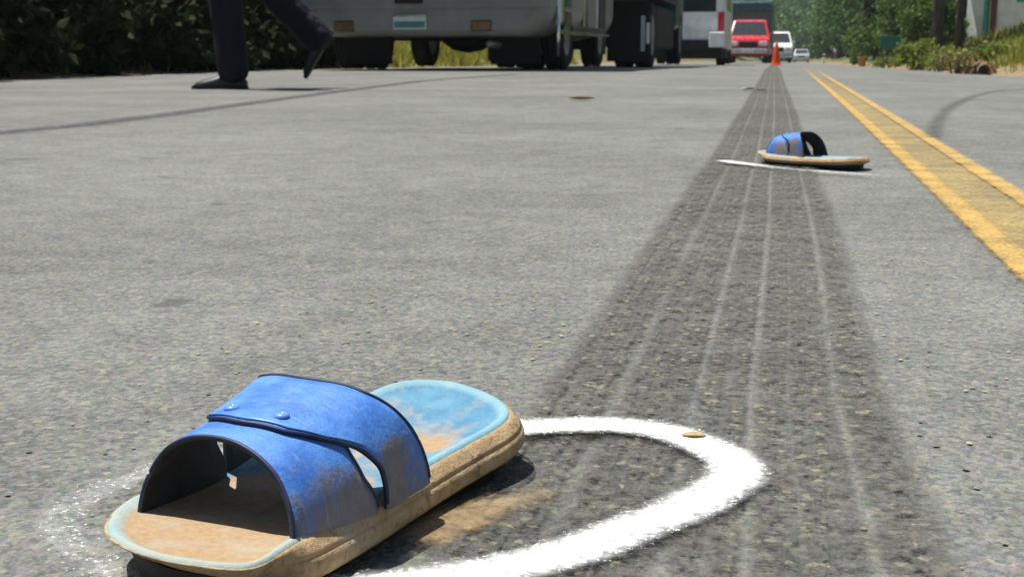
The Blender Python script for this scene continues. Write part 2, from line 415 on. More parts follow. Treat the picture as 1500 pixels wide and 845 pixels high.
def mat_sole():
    m = NT('slipper_sole_tan'); co = m.obj(); n1 = m.noise(co, 50, 6, .7); n2 = m.noise(co, 330, 4, .75)
    c = m.mix(m.ramp01(n1, .3, .7), (.36, .24, .12), (.55, .39, .22)); c = m.mix(m.ramp01(n2, .5, .75, 0, .8), c, (.13, .085, .05))
    c = m.mix(m.ramp01(m.noise(co, 26, 5, .6), .55, .7, 0, .6), c, (.30, .31, .28)); c = m.mix(m.ramp01(m.noise(co, 75, 6, .75), .52, .66, 0, .65), c, (.12, .085, .05))
    m.base(c); m.rough(.88); m.bump(n2, .0012, .8); return m.mat
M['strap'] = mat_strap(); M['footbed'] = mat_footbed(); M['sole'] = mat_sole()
M['lining'] = paint('slipper_lining', (.022, .024, .032), .7, var=.3, scale=120)
M['rubber'] = paint('black_rubber', (.011, .011, .012), .8, var=.25, scale=9)
M['binding'] = paint('navy_binding', (.012, .022, .07), .55, var=.3, scale=90)
M['rivet'] = paint('blue_rivet', (.12, .30, .72), .3, var=.05)
SOLE = [(-.0115, -.034), (-.009, -.015), (.000, -.001), (.025, -.003), (.06, -.007), (.10, -.0095), (.14, -.0095), (.168, -.0072), (.188, -.0045), (.203, -.0055), (.2155, -.013), (.2255, -.027), (.2325, -.045), (.2345, -.062), (.226, -.082), (.20, -.090), (.15, -.089), (.10, -.091), (.06, -.094), (.033, -.090), (.010, -.076), (-.004, -.057)]
UC, VC = .115, -.045
def make_slipper(mirror=False, TH=.0205, lk=1.0):
    sg = -1 if mirror else 1
    root = empty('slipper')
    out = spline(SOLE, 6, True); N = len(out)
    lift = lambda u: .0015 + lk*(.0095*((u - .095)/.135)**2 if u > .095 else .0125*((.095 - u)/.104)**2)
    th = lambda u: 1 - .22*float(sst(.05, -.009, u))
    fin = lambda u, v, z: (sg*(v - VC), u - UC, z)
    def inset(k):
        if k >= .1: return [(min(max(u, .045), .19) + (u - min(max(u, .045), .19))*k, VC + (v-VC)*k) for u, v in out]
        R = []
        for u, v in out:
            uc = min(max(u, .045), .19); vc = VC; L = math.hypot(u-uc, v-vc); f = max(0, L-k)/L
            R.append((uc + (u-uc)*f, vc + (v-vc)*f))
        return R
    order = (lambda f: f) if not mirror else (lambda f: tuple(reversed(f)))
    def rings_mesh(rs, capfirst=False):
        V = [fin(u, v, z) for r in rs for (u, v, z) in r]; F = []
        for i in range(len(rs)-1):
            for k in range(N):
                F.append(order((i*N+(k+1) % N, i*N+k, (i+1)*N+k, (i+1)*N+(k+1) % N)))
        if capfirst: F.append(order(tuple(range(N))))
        return V, F
    b = MB(); rs = []
    def toe(u): return float(sst(.045, -.002, u))
    for fz, ins, tin in ((0, .006, .024), (.12, .0012, .021), (.26, -.0042, .016), (.40, -.0062, .012), (.58, -.0058, .0075), (.67, -.0050, .0055), (.69, -.0043, .0052), (.71, -.0042, .0045), (.73, -.0044, .0038), (.80, -.0034, .0028), (.92, -.0010, .0008), (.985, .0002, .0002), (1.0, .0012, .0012)):
        R_ = []
        for (u, v), (u2, v2) in zip(inset(ins), inset(tin)):
            q = toe(u); R_.append((u + (u2-u)*q, v + (v2-v)*q, lift(u) + fz*TH*th(u)))
        rs.append(R_)
    V, F = rings_mesh(rs, True); b.add(V, F, 0, True)
    b.build('sole', M['sole'], root)
    ou = MB(); rs = []  # black outsole; its black also paints the shade in the gap under toe and heel
    for ins, tin, top in ((.008, .026, 0), (.0052, .020, 0), (.0045, .0105, 1)):
        R_ = []
        for (u, v), (u2, v2) in zip(inset(ins), inset(tin)):
            q = toe(u); R_.append((u + (u2-u)*q, v + (v2-v)*q, .0 if not top else lift(u) + .0012 + q*.5*TH*th(u)))
        rs.append(R_)
    V, F = rings_mesh(rs, True); ou.add(V, F, 0, False); ou.build('outsole_gap_shade', M['rubber'], root)
    # footbed with a slightly raised rim
    f = MB(); rs = []; rimv = []
    for ins, dz, rm in ((.0012, .0, 1), (.0020, .0012, 1), (.0042, .0014, 1), (.0062, .0002, .8), (.010, -.0006, .35), (.6, -.0014, .1), (.42, -.0019, 0), (.25, -.0021, 0), (.1, -.0022, 0)):
        rs.append([(u, v, lift(u)+TH*th(u)+dz) for u, v in inset(ins)]); rimv += [rm]*N
    V, F = rings_mesh(rs); F.append(order(tuple(reversed(range(len(V)-N, len(V)))))); f.add(V, F, 0, True)
    fo = f.build('footbed', M['footbed'], root); set_attr(fo, 'rim', rimv)
    # bands: s in -1..1 across the foot, w in 0..1 from front rim to rear rim
    def surf(s, u, off):
        k = float(np.clip((u-.035)/.08, 0, 1)); ph = s*PI/2
        hw = (.0402 if s > 0 else .0335 + .0075*k) + off; Hh = .0345 + .0118*k + off
        e1 = .80 - .30*k if s < 0 else .92 - .18*k
        e2 = .88 - .48*k if s < 0 else .95 - .20*k
        vv = VC - .0012 + math.copysign(abs(math.sin(ph))**e1, s)*hw
        zz = lift(u) + TH*th(u) - .003 + Hh*max(0, math.cos(ph))**e2
        return fin(u, vv, zz)
    def band(name, fe, re, off, th=.0024, ns=57, nw=9):
        S = [-math.cos(PI*i/(ns-1)) * .5 + (-1 + 2*i/(ns-1))*.5 for i in range(ns)]
        mb = MB(); V = []
        for sh in (0, 1):
            for s in S:
                for j in range(nw):
                    t = j/(nw-1); u = fe(s) + (re(s)-fe(s))*t
                    ro = .0006*(1 if j in (0, nw-1) else 0)
                    V.append(surf(s, u, off - th*sh + (ro if sh else -ro)))
        K = ns*nw; ix = lambda sh, i, j: sh*K + i*nw + j
        Fo = [order((ix(0, i, j), ix(0, i+1, j), ix(0, i+1, j+1), ix(0, i, j+1))) for i in range(ns-1) for j in range(nw-1)]
        Fi = [order((ix(1, i, j), ix(1, i, j+1), ix(1, i+1, j+1), ix(1, i+1, j))) for i in range(ns-1) for j in range(nw-1)]
        for i in range(ns-1):
            Fi.append(order((ix(0, i, 0), ix(1, i, 0), ix(1, i+1, 0), ix(0, i+1, 0))))
            Fi.append(order((ix(0, i, nw-1), ix(0, i+1, nw-1), ix(1, i+1, nw-1), ix(1, i, nw-1))))
        mb.add(V, Fo, 0, True)
        b0 = len(mb.f)
        for q in Fi: mb.f.append(q); mb.m.append(1); mb.sm.append(False)
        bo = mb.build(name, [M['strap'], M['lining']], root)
        for edge, sh_ in ((fe, .0006), (re, -.0006)):
            MB().tube([surf(s, edge(s) + sh_, off - .0006) for s in np.linspace(-.985, .985, 64)], .00085, 6).build('binding', M['binding'], bo)
        return bo
    def I(xs, ys):
        g_ = np.linspace(0, 1, 201); y_ = np.interp(g_, xs, ys); k_ = np.exp(-np.linspace(-2, 2, 25)**2); k_ /= k_.sum()
        y_ = np.convolve(np.concatenate([y_[12:0:-1], y_, np.full(12, y_[-1])]), k_, 'valid')
        return lambda s: float(np.interp(abs(s), g_, y_))
    band('front_band', I([0, .5, 1], [.040, .037, .031]), I([0, .45, .62, .8, .93, 1], [.080, .079, .0785, .081, .087, .0895]), 0.0)
    rb = band('rear_band', I([0, .25, .42, .6, .8, .93, 1], [.053, .057, .067, .081, .0905, .0915, .0915]), I([0, .3, .6, 1], [.103, .106, .114, .126]), .0019)
    # stitched welt along the front rim of the rear band, and two rivets
    wl = []
    for s in np.linspace(-.62, .62, 40):
        u = float(np.interp(abs(s), [0, .25, .42, .6, .8], [.053, .057, .066, .081, .0905])) + .003
        wl.append(surf(s, u, .0021))
    MB().tube(wl, .00045, 6).build('stitching', M['rivet'], rb)
    for s, u in ((-.14, .0655), (.13, .0655)):
        p = Vector(surf(s, u, .0015)); mb = MB()
        mb.lathe([(.0032, 0), (.0032, .0008), (.0024, .0016), (.0011, .002), (.0008, .0012)], 'z', p, 16)
        mb.build('rivet', M['rivet'], rb)
    return root
O = G(369, 837, .028); E_ = G(765, 615, .028)
dd = Vector((E_.x-O.x, E_.y-O.y)).normalized(); ang = math.atan2(dd.y, dd.x) - PI/2
s1 = make_slipper(); nn = Vector((dd.y, -dd.x))
c1 = Vector((O.x, O.y)) + dd*UC + nn*VC
s1.location = (c1.x, c1.y, .0005); s1.rotation_euler = (0, 0, ang)
tag(s1, 'dusty blue slide slipper with riveted strap and open toe, large in front', 'slipper', 'pair of blue slippers')
s2 = make_slipper(True, .0125, .55)
s2.location = (.052, 2.33, .003); s2.rotation_euler = (math.radians(0), math.radians(-2), math.radians(-125)); s2.scale = (.9, .9, 1.0)
tag(s2, 'blue slide slipper lying farther up the road beside the yellow lines', 'slipper', 'pair of blue slippers')

# ------------------------------------------------------------------ dry leaves and bits on the road
def dry_leaf(px, py, ln, wd, rz, label, mat):
    p = G(px, py); mb = MB(); n = 9; V = []; 
    for i in range(n):
        t = i/(n-1); hw = wd*.5*math.sin(PI*min(1, t*.97+.015))**.8; zz = .006 + .05*ln*(2*t-1)**2
        V += [((t-.5)*ln, -hw, zz+hw*.5), ((t-.5)*ln, 0, zz), ((t-.5)*ln, hw, zz+hw*.4)]
    F = []
    for i in range(n-1):
        for k in (0, 1): F.append((3*i+k, 3*i+3+k, 3*i+4+k, 3*i+1+k))
    mb.add(V, F, 0, True)
    o = mb.build('dry_leaf', mat, loc=(p.x, p.y, float(zroad(p.x, p.y)))); o.rotation_euler = (0, 0, rz)
    so = o.modifiers.new('thick', 'SOLIDIFY'); so.thickness = .0006
    return tag(o, label, 'leaf')
M['dryleaf'] = paint('dry_leaf', (.48, .33, .11), .8, var=.25, scale=60)
M['paleleaf'] = paint('pale_leaf', (.75, .68, .46), .8, var=.25, scale=30)
dry_leaf(1016, 655, .012, .007, .1, 'tiny ochre leaf lying on the white paint ring', M['dryleaf'])
dry_leaf(1096, 133, .07, .045, .4, 'pale dry leaf on the skid mark, the bigger of two there', M['paleleaf'])
dry_leaf(1116, 134, .06, .03, -.2, 'pale narrow dry leaf on the skid mark, the smaller of two there', M['paleleaf'])
dry_leaf(852, 148, .11, .05, .1, 'tan dry leaf on the open lane behind the bus', M['dryleaf'])
# tan dust shed by the slipper
def mat_dust():
    m = NT('tan_dust'); co = m.pos(); m.base((.40, .28, .14)); m.rough(.95)
    a = m.attr('ink'); k = m.math('ADD', m.math('MULTIPLY', m.noise(co, 26, 5, .65), .75), m.math('MULTIPLY', m.noise(co, 260, 3, .7), .45))
    m.alpha(m.ramp01(m.math('ADD', a, k), .95, 1.45, 0, .7)); return m.mat
M['dust'] = mat_dust()
o = strip('tan_dust', [G(*q)[:2] for q in [(540, 830), (620, 800), (700, 765), (790, 735), (860, 700)]], [.06, .085, .085, .07, .03], M['dust'], .005, lambda s_, i: float(sst(1, 0, abs(s_)))*(.0 if i in (0, 4) else .62), 15)
tag(o, 'thin film of tan dust on the asphalt beside the slipper', kind='stuff')
# loose grit near the lens
gp = []; gl = []
for k in range(900):
    x = rng.uniform(-.38, .24); y = rng.uniform(.36, 2.2); r = rng.uniform(.0006, .0021)
    if abs(x - c1.x) < .1 and abs(y - c1.y) < .16: continue
    b0 = len(gp); a0 = rng.uniform(0, 6.3)
    top = (x + rng.normal(0, r*.3), y, r*1.0)
    base = [(x + r*math.cos(a0+i*1.2566)*rng.uniform(.7, 1.2), y + r*math.sin(a0+i*1.2566)*rng.uniform(.7, 1.2), .001) for i in range(5)]
    gp += base + [top]
    for i in range(5): gl += [b0+i, b0+(i+1) % 5, b0+5]
def mat_grit():
    m = NT('grit'); r = m.n('ShaderNodeNewGeometry').outputs['Random Per Island']
    m.base(m.mix(r, (.11, .10, .09), (.40, .34, .22))); m.rough(.85); return m.mat
M['grit'] = mat_grit()
tag(raw_mesh('road_grit', np.array(gp), np.array(gl), 3, M['grit']), 'loose sandy grit scattered on the asphalt', kind='stuff')

# ------------------------------------------------------------------ vegetation
def leaf_cloud(n, center, rad, size, clumps=14, flat=1.0, seed=0, zmin=None, drop=.0):
    """n folded leaves in clumps inside an ellipsoid -> verts, tri loops"""
    r = np.random.default_rng(seed); c = np.array(center); rad = np.array(rad)
    d = r.normal(size=(clumps, 3)); d /= np.linalg.norm(d, axis=1)[:, None]
    cc = d*r.uniform(.35, .95, (clumps, 1))*rad; cr = r.uniform(.22, .45, clumps)
    k = r.integers(0, clumps, n); q = r.normal(size=(n, 3)); q /= np.linalg.norm(q, axis=1)[:, None]
    p = c + cc[k] + q*(cr[k]*r.uniform(.3, 1, n)**.5)[:, None]*rad*[1, 1, flat]
    if zmin is not None: p[:, 2] = np.maximum(p[:, 2], zmin(p[:, 0], p[:, 1]) + r.uniform(.01, .2, n))
    a = r.normal(size=(n, 3)); a[:, 2] -= .4; a /= np.linalg.norm(a, axis=1)[:, None]
    b = np.cross(a, r.normal(size=(n, 3))); b /= np.linalg.norm(b, axis=1)[:, None]
    L = (size*r.uniform(.6, 1.35, n))[:, None]; nrm = np.cross(a, b)
    V = np.stack([p, p + a*L*.5 + b*L*.28 + nrm*L*.06, p + a*L, p + a*L*.5 - b*L*.28 + nrm*L*.06], 1).reshape(-1, 3)
    i = np.arange(n)*4
    T = np.stack([i, i+1, i+2, i, i+2, i+3], 1).reshape(-1)
    return V, T
def bush(x, y, rx, ry, rz, n, size, mat, label, name='bush', cat='bush', group=None, seed=0, clumps=16):
    z = float(zland(x, y)); root = empty(name, (x, y, z))
    zl = lambda X, Y: zland(X + x, Y + y) - z
    V, T = leaf_cloud(n, (0, 0, rz*.5), (rx, ry, rz*.62), size, clumps, seed=seed, zmin=zl)
    raw_mesh('foliage', V, T, 3, mat, root)
    r = random.Random(seed); st = MB()
    for k in range(6):
        a = r.uniform(0, 6.28); q = r.uniform(.4, .8)
        st.tube([(.03*math.cos(a), .03*math.sin(a), -.06), (rx*q*.4*math.cos(a), ry*q*.4*math.sin(a), rz*.5), (rx*q*math.cos(a), ry*q*math.sin(a), rz*.95)], [.018, .012, .004], 5)
    st.build('stem', M['bark'], root)
    return tag(root, label, cat, group)
def tree(x, y, h, tr, cr, n, size, mat, label, group=None, seed=0, crown_z=None, lean=0, clumps=26, name='tree'):
    z = float(zland(x, y)); root = empty(name, (x, y, z)); r = random.Random(seed)
    cz = crown_z if crown_z else h*.66
    tk = MB(); pts = [(0, 0, -.15), (lean*.1, 0, h*.15), (lean*.35, r.uniform(-.1, .1), h*.4), (lean*.7, r.uniform(-.2, .2), h*.62), (lean, 0, h*.85)]
    tk.tube(pts, [tr*1.35, tr*1.02, tr*.85, tr*.6, tr*.2], 12)
    for k in range(7):
        a = k*2.4 + r.random(); zz = h*(.38 + .06*k); l = cr*r.uniform(.5, .8)
        tk.tube([(lean*.5, 0, zz), (lean*.5 + l*.5*math.cos(a), l*.5*math.sin(a), zz + l*.35), (lean*.5 + l*math.cos(a), l*math.sin(a), zz + l*.55)], [tr*.4, tr*.25, tr*.08], 6)
    tk.build('trunk', M['bark'], root)
    V, T = leaf_cloud(n, (lean, 0, cz), (cr, cr, h-cz if h-cz > cr*.5 else cr*.7), size, clumps, seed=seed+50)
    raw_mesh('crown', V, T, 3, mat, root)
    return tag(root, label, 'tree', group)

# left: deep shade under trees, a hedge of dark undergrowth
LT = [(-9.0, 4.6, 5.6, 2.5, 'broad dark shade tree at the open end of the undergrowth row'), (-8.9, 8.0, 6.2, 2.6, 'tall dark shade tree behind the leafy roadside undergrowth, opposite the walking legs'),
      (-8.9, 11.4, 6.0, 2.6, 'dark shade tree behind the undergrowth beside the grey bus'), (-9.3, 14.6, 5.6, 2.3, 'dark shade tree at the end of the undergrowth where the sunny grass begins'),
      (-13.2, 7.2, 7.5, 3.2, 'large dark shade tree in the back row behind the undergrowth'), (-13.6, 12.5, 7.5, 3.2, 'large dark shade tree in the back row, level with the grey bus')]
for i, (x, y, h, cr, lab) in enumerate(LT):
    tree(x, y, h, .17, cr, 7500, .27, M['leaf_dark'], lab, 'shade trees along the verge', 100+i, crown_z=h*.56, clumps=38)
LB = [(-6.05, 5.6, .9, 'low dark bush at the start of the verge undergrowth'), (-5.95, 6.9, 1.0, 'dark leafy bush in the shade just before the walking legs'), (-6.1, 8.2, 1.1, 'dark roadside bush behind the small green weeds'),
      (-6.05, 9.5, 1.1, 'dense black-green bush straight behind the walking legs'), (-6.15, 10.8, 1.2, 'dense dark bush between the walking legs and the grey bus'), (-6.1, 12.1, 1.2, 'dark bush beside the rear of the grey bus'),
      (-6.15, 13.4, 1.2, 'dark bush beside the rear wheels of the grey bus'), (-6.2, 14.7, 1.1, 'last dark bush of the undergrowth before the sunny grass'),
      (-5.68, 6.2, .5, 'low dark bush at the road edge at the start of the undergrowth'), (-5.70, 7.3, .55, 'low dark bush at the road edge before the small green weeds'), (-5.72, 8.5, .55, 'low dark bush at the road edge past the small green weeds'), (-5.72, 9.6, .6, 'low dark bush at the road edge behind the striding shoe'), (-5.72, 10.8, .6, 'low dark bush at the road edge behind the lifted shoe'), (-5.72, 11.9, .6, 'low dark bush at the road edge just before the bus'),
      (-5.72, 13.0, .6, 'low dark bush at the road edge beside the bus bumper'), (-5.75, 14.1, .65, 'low dark bush at the road edge beside the bus rear wheels'), (-5.8, 15.3, .6, 'low dark bush at the road edge where the sunny grass starts'),
      (-7.4, 6.4, 1.5, 'tall dark shrub at the open end of the second row'), (-7.5, 8.1, 1.6, 'tall dark shrub in the second row under the shade trees'),
      (-7.5, 9.8, 1.7, 'tall dark shrub rooted deep beneath the shade trees'), (-7.6, 11.5, 1.7, 'tall dark shrub under the shade trees level with the bus lamps'), (-7.6, 13.2, 1.6, 'tall dark shrub under the shade trees level with the bus wheels'), (-7.5, 15.0, 1.4, 'tall dark shrub at the far end of the undergrowth')]
for i, (x, y, hz, lab) in enumerate(LB):
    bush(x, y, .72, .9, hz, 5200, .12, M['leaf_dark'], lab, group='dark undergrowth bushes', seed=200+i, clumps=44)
bush(-5.45, 7.75, .26, .3, .3, 420, .08, M['leaf_mid'], 'small sunlit green weed clump at the road edge by the dark undergrowth', 'weed_clump', 'weed', seed=301, clumps=8)
bush(-5.5, 9.1, .22, .25, .34, 260, .08, M['leaf_mid'], 'small pale-green sapling standing before the black-green undergrowth', 'weed_clump', 'weed', seed=302, clumps=7)

# grass on both banks
def grass_patch(name, n, xr, yr, h0, label, seed, mat, dens=None):
    r = np.random.default_rng(seed); x = r.uniform(*xr, n); y = r.uniform(*yr, n)
    if dens is not None:
        k = r.uniform(0, 1, n) < dens(x, y); x, y = x[k], y[k]
    n = len(x); z = zland(x, y) - .01; h = h0*r.uniform(.4, 1.4, n)*(1 + .5*np.sin(x*3.1 + y*1.7)); a = r.uniform(0, 2*PI, n); wd = h*.09 + .004
    p = np.stack([x, y, z], -1); s = np.stack([np.cos(a), np.sin(a), 0*a], -1)*wd[:, None]
    ln = np.stack([r.normal(0, .35, n), r.normal(0, .35, n), np.ones(n)], -1)*h[:, None]
    V = np.stack([p - s, p + s, p + ln], 1).reshape(-1, 3); T = np.arange(3*n)
    return tag(raw_mesh(name, V, T, 3, mat), label, kind='stuff')
grass_patch('grass', 26000, (RR+.1, 8.5), (9, 42), .13, 'yellow-green rough grass on the sunny bank', 1, M['grass'], lambda x, y: np.clip((x-RR-.05)/.5, .1, 1)*(.35 + .65*(np.sin(x*1.9+y*.8)+np.sin(y*1.3) > -.5)))
grass_patch('grass', 22000, (-8.6, RL-.12), (16.2, 34), .15, 'sunlit yellow-green grass on the bank behind the bus', 2, M['grass'])
grass_patch('grass', 900, (-5.8, RL-.1), (4, 15), .05, 'short thin grass along the shaded road edge', 3, M['grass'], lambda x, y: np.clip((RL-x)/.8, .05, 1))

# right verge bushes and trees
RB = [(lat(1340, 24.5), 24.5, .42, .45, .52, 900, .085, 'leaf_light', 'rounded yellow-green bush at the road edge beside two tree trunks'),
      (lat(1296, 33), 33.5, .28, .3, .30, 350, .08, 'leaf_light', 'small bright green bush at the foot of the green sign'),
      (lat(1385, 22), 22.5, .35, .35, .36, 500, .08, 'leaf_light', 'low weedy bush in front of the tree trunks'),
      (lat(1290, 40), 40, 1.0, 1.2, 1.5, 2400, .14, 'leaf_mid', 'dense green bush behind the green sign'),
      (lat(1262, 52), 52, 1.0, 1.4, 1.5, 2200, .15, 'leaf_mid', 'dense green roadside bush farther along behind the orange bucket'),
      (lat(1330, 36), 37, 1.1, 1.2, 1.7, 2600, .14, 'leaf_mid', 'tall green bush between the sign and the trunks'),
      (lat(1372, 33), 34, .9, 1.0, 1.5, 2200, .13, 'leaf_mid', 'tall dark green bush behind the thick trunk'),
      (lat(1398, 40), 41, 1.2, 1.2, 1.5, 2200, .14, 'leaf_dark', 'dark bush at the corner of the white house'),
      (lat(1310, 47), 48, 1.3, 1.4, 2.0, 2600, .16, 'leaf_dark', 'tall dark bush in the roadside thicket'),
      (lat(1448, 20), 20.5, .4, .4, .32, 420, .08, 'leaf_light', 'low bright weed clump on the bank below the white house'),
      (lat(1398, 17.3), 17.2, .30, .3, .26, 520, .05, 'leaf_dry', 'dry brown shrub beside the earth mound')]
for i, (x, y, a, b, c, n, sz, mt, lab) in enumerate(RB):
    bush(x, y, a, b, c, n, sz, M[mt], lab, group='bushes along the sunny verge', seed=400+i, clumps=18)
RT = [(lat(1371, 27), 27, 6.0, .105, 2.0, 'leaf_mid', 'roadside tree with the thicker dark trunk beside the yellow-green bush'),
      (lat(1403, 29), 29, 6.5, .075, 2.2, 'leaf_mid', 'roadside tree with the thinner trunk near the white house'),
      (lat(1318, 44), 45, 7.0, .16, 2.6, 'leaf_mid', 'leafy tree rising out of the roadside thicket behind the sign'),
      (lat(1268, 60), 61, 8.0, .18, 3.0, 'leaf_mid', 'leafy tree standing farther along the roadside thicket')]
for i, (x, y, h, tr, cr, mt, lab) in enumerate(RT):
    tree(x, y, h, tr, cr, 3200, .22, M[mt], lab, 'trees along the sunny verge', 500+i, crown_z=h*.66)
# a low hanging branch of leaves in front of the house belongs to the thinner tree: dense lower foliage
FT = [(1163, 120, 4.2), (1181, 135, 4.6), (1200, 118, 4.6), (1216, 108, 5.2), (1232, 92, 6), (1246, 80, 7), (1150, 150, 5), (1193, 165, 5), (1222, 150, 6.5), (1244, 118, 8), (1130, 175, 5), (1100, 150, 6), (1060, 140, 7), (1262, 95, 9)]
FL = ['far green tree right behind the tiny grey car', 'far green tree between the grey car and the white marker post', 'far green tree behind the white marker post', 'far green tree just short of the motorcycle rider', 'far green tree beside the motorcycle rider', 'far green tree beside the orange bucket bushes',
      'far low tree behind the white car beyond the cone', 'small far tree in the last row behind the marker post', 'far tree in the last row behind the motorcycle', 'tall far tree behind the roadside thicket', 'far low tree behind the dark coach roof', 'far tree behind the red vehicle', 'far tree behind the white van', 'tallest far tree over the roadside thicket']
for i, (px, y, h) in enumerate(FT):
    x = lat(px, y)
    if y < 172 and x < RR + 1.2 and x > RL - 1.0: x = RR + 1.6 if px > 1140 else RL - 2
    tree(x, y, h, .2, h*.36, 3600, .26, M['forest'], FL[i], 'far trees closing the end of the road', 600+i, crown_z=h*.5, clumps=22)
# forest on the far hill: uncountable
r = np.random.default_rng(9); VV = []; TT = []; nb = 0
for k in range(520):
    y = r.uniform(178, 420); x = lat(r.uniform(960, 1500), y); z = float(zland(x, y)); hh = r.uniform(5, 10)
    V, T = leaf_cloud(320, (x, y, z + hh*.5), (hh*.42, hh*.42, hh*.5), .8, 9, seed=1000+k)
    VV.append(V); TT.append(T + nb); nb += len(V)
tag(raw_mesh('hillside_forest', np.concatenate(VV), np.concatenate(TT), 3, M['forest']), 'distant green forest covering the hillside', kind='stuff')

# ------------------------------------------------------------------ vehicles
M['tyre'] = paint('tyre', (.011, .011, .012), .9, var=.2, scale=12, dirt=(.03, .026, .022))
M['rim'] = paint('steel_rim', (.30, .30, .31), .45, .6, .2)
M['chrome'] = paint('chrome', (.75, .76, .78), .14, 1.0, .05)
M['under'] = paint('chassis', (.011, .011, .011), .8, var=.3)
M['glass'] = paint('dark_glass', (.02, .028, .03), .06, 0, .05, spec=.8)
M['olive'] = paint('bus_grey_paint', (.245, .245, .235), .4, var=.09, scale=2.5, dirt=(.15, .135, .11))
M['lampred'] = paint('tail_lamp', (.17, .10, .045), .25)
M['lampclear'] = paint('clear_lamp', (.8, .8, .78), .12)
M['plate'] = paint('plate_white', (.62, .68, .68), .4, var=.05)
M['plate_green'] = paint('plate_green', (.08, .25, .22), .4)
M['white'] = paint('white_paint', (.83, .84, .84), .35, var=.05, dirt=(.5, .47, .42))
M['red'] = paint('red_paint', (.55, .03, .05), .25, var=.06)
M['teal'] = paint('teal_paint', (.02, .07, .09), .3, var=.08)
M['wood'] = paint('bed_wood', (.16, .10, .06), .8, var=.3, scale=9)
M['darkbed'] = paint('dark_bed_paint', (.02, .021, .024), .6, var=.2)
M['orange'] = paint('cone_orange', (.80, .085, .02), .5, var=.08)
M['silver'] = paint('silver_paint', (.45, .47, .49), .3, .3, .05)

def wheel(parent, x, y, r, wd, side, name='wheel'):
    """tyre and rim; axis along x; side +1: outer face towards +x"""
    o = empty(name, (x, y, r)); o.parent = parent
    t = MB(); hw = wd/2
    prof = [(r*.60, -hw*.9), (r*.75, -hw), (r*.93, -hw*.98), (r*.985, -hw*.82), (r, -hw*.6)]
    for g in (-.3, 0, .3):
        prof += [(r, (g-.12)*wd), (r*.975, (g-.05)*wd), (r*.975, (g+.05)*wd), (r, (g+.12)*wd)]
    prof += [(r, hw*.6), (r*.985, hw*.82), (r*.93, hw*.98), (r*.75, hw), (r*.60, hw*.9)]
    t.lathe(prof, 'x', n=32, caps=False).build('tyre', M['tyre'], o)
    m = MB(); m.lathe([(r*.62, -hw*.85), (r*.62, hw*.85), (r*.58, hw*.9), (r*.5, hw*.55), (r*.25, hw*.45), (r*.22, hw*.8), (r*.05, hw*.85)] if side > 0 else
            [(r*.05, -hw*.85), (r*.22, -hw*.8), (r*.25, -hw*.45), (r*.5, -hw*.55), (r*.58, -hw*.9), (r*.62, -hw*.85), (r*.62, hw*.85)], 'x', n=24)
    m.build('rim', M['rim'], o)
    return o

def rrect(x0, x1, z0, z1, rb, rt, y, n=5):
    """rounded rectangle ring in the xz plane at y"""
    P = []
    for cx, cz, a0, r in ((x1-rb, z0+rb, -PI/2, rb), (x1-rt, z1-rt, 0, rt), (x0+rt, z1-rt, PI/2, rt), (x0+rb, z0+rb, PI, rb)):
        for k in range(n): a = a0 + PI/2*k/(n-1); P.append((cx + r*math.cos(a), y, cz + r*math.sin(a)))
    return P

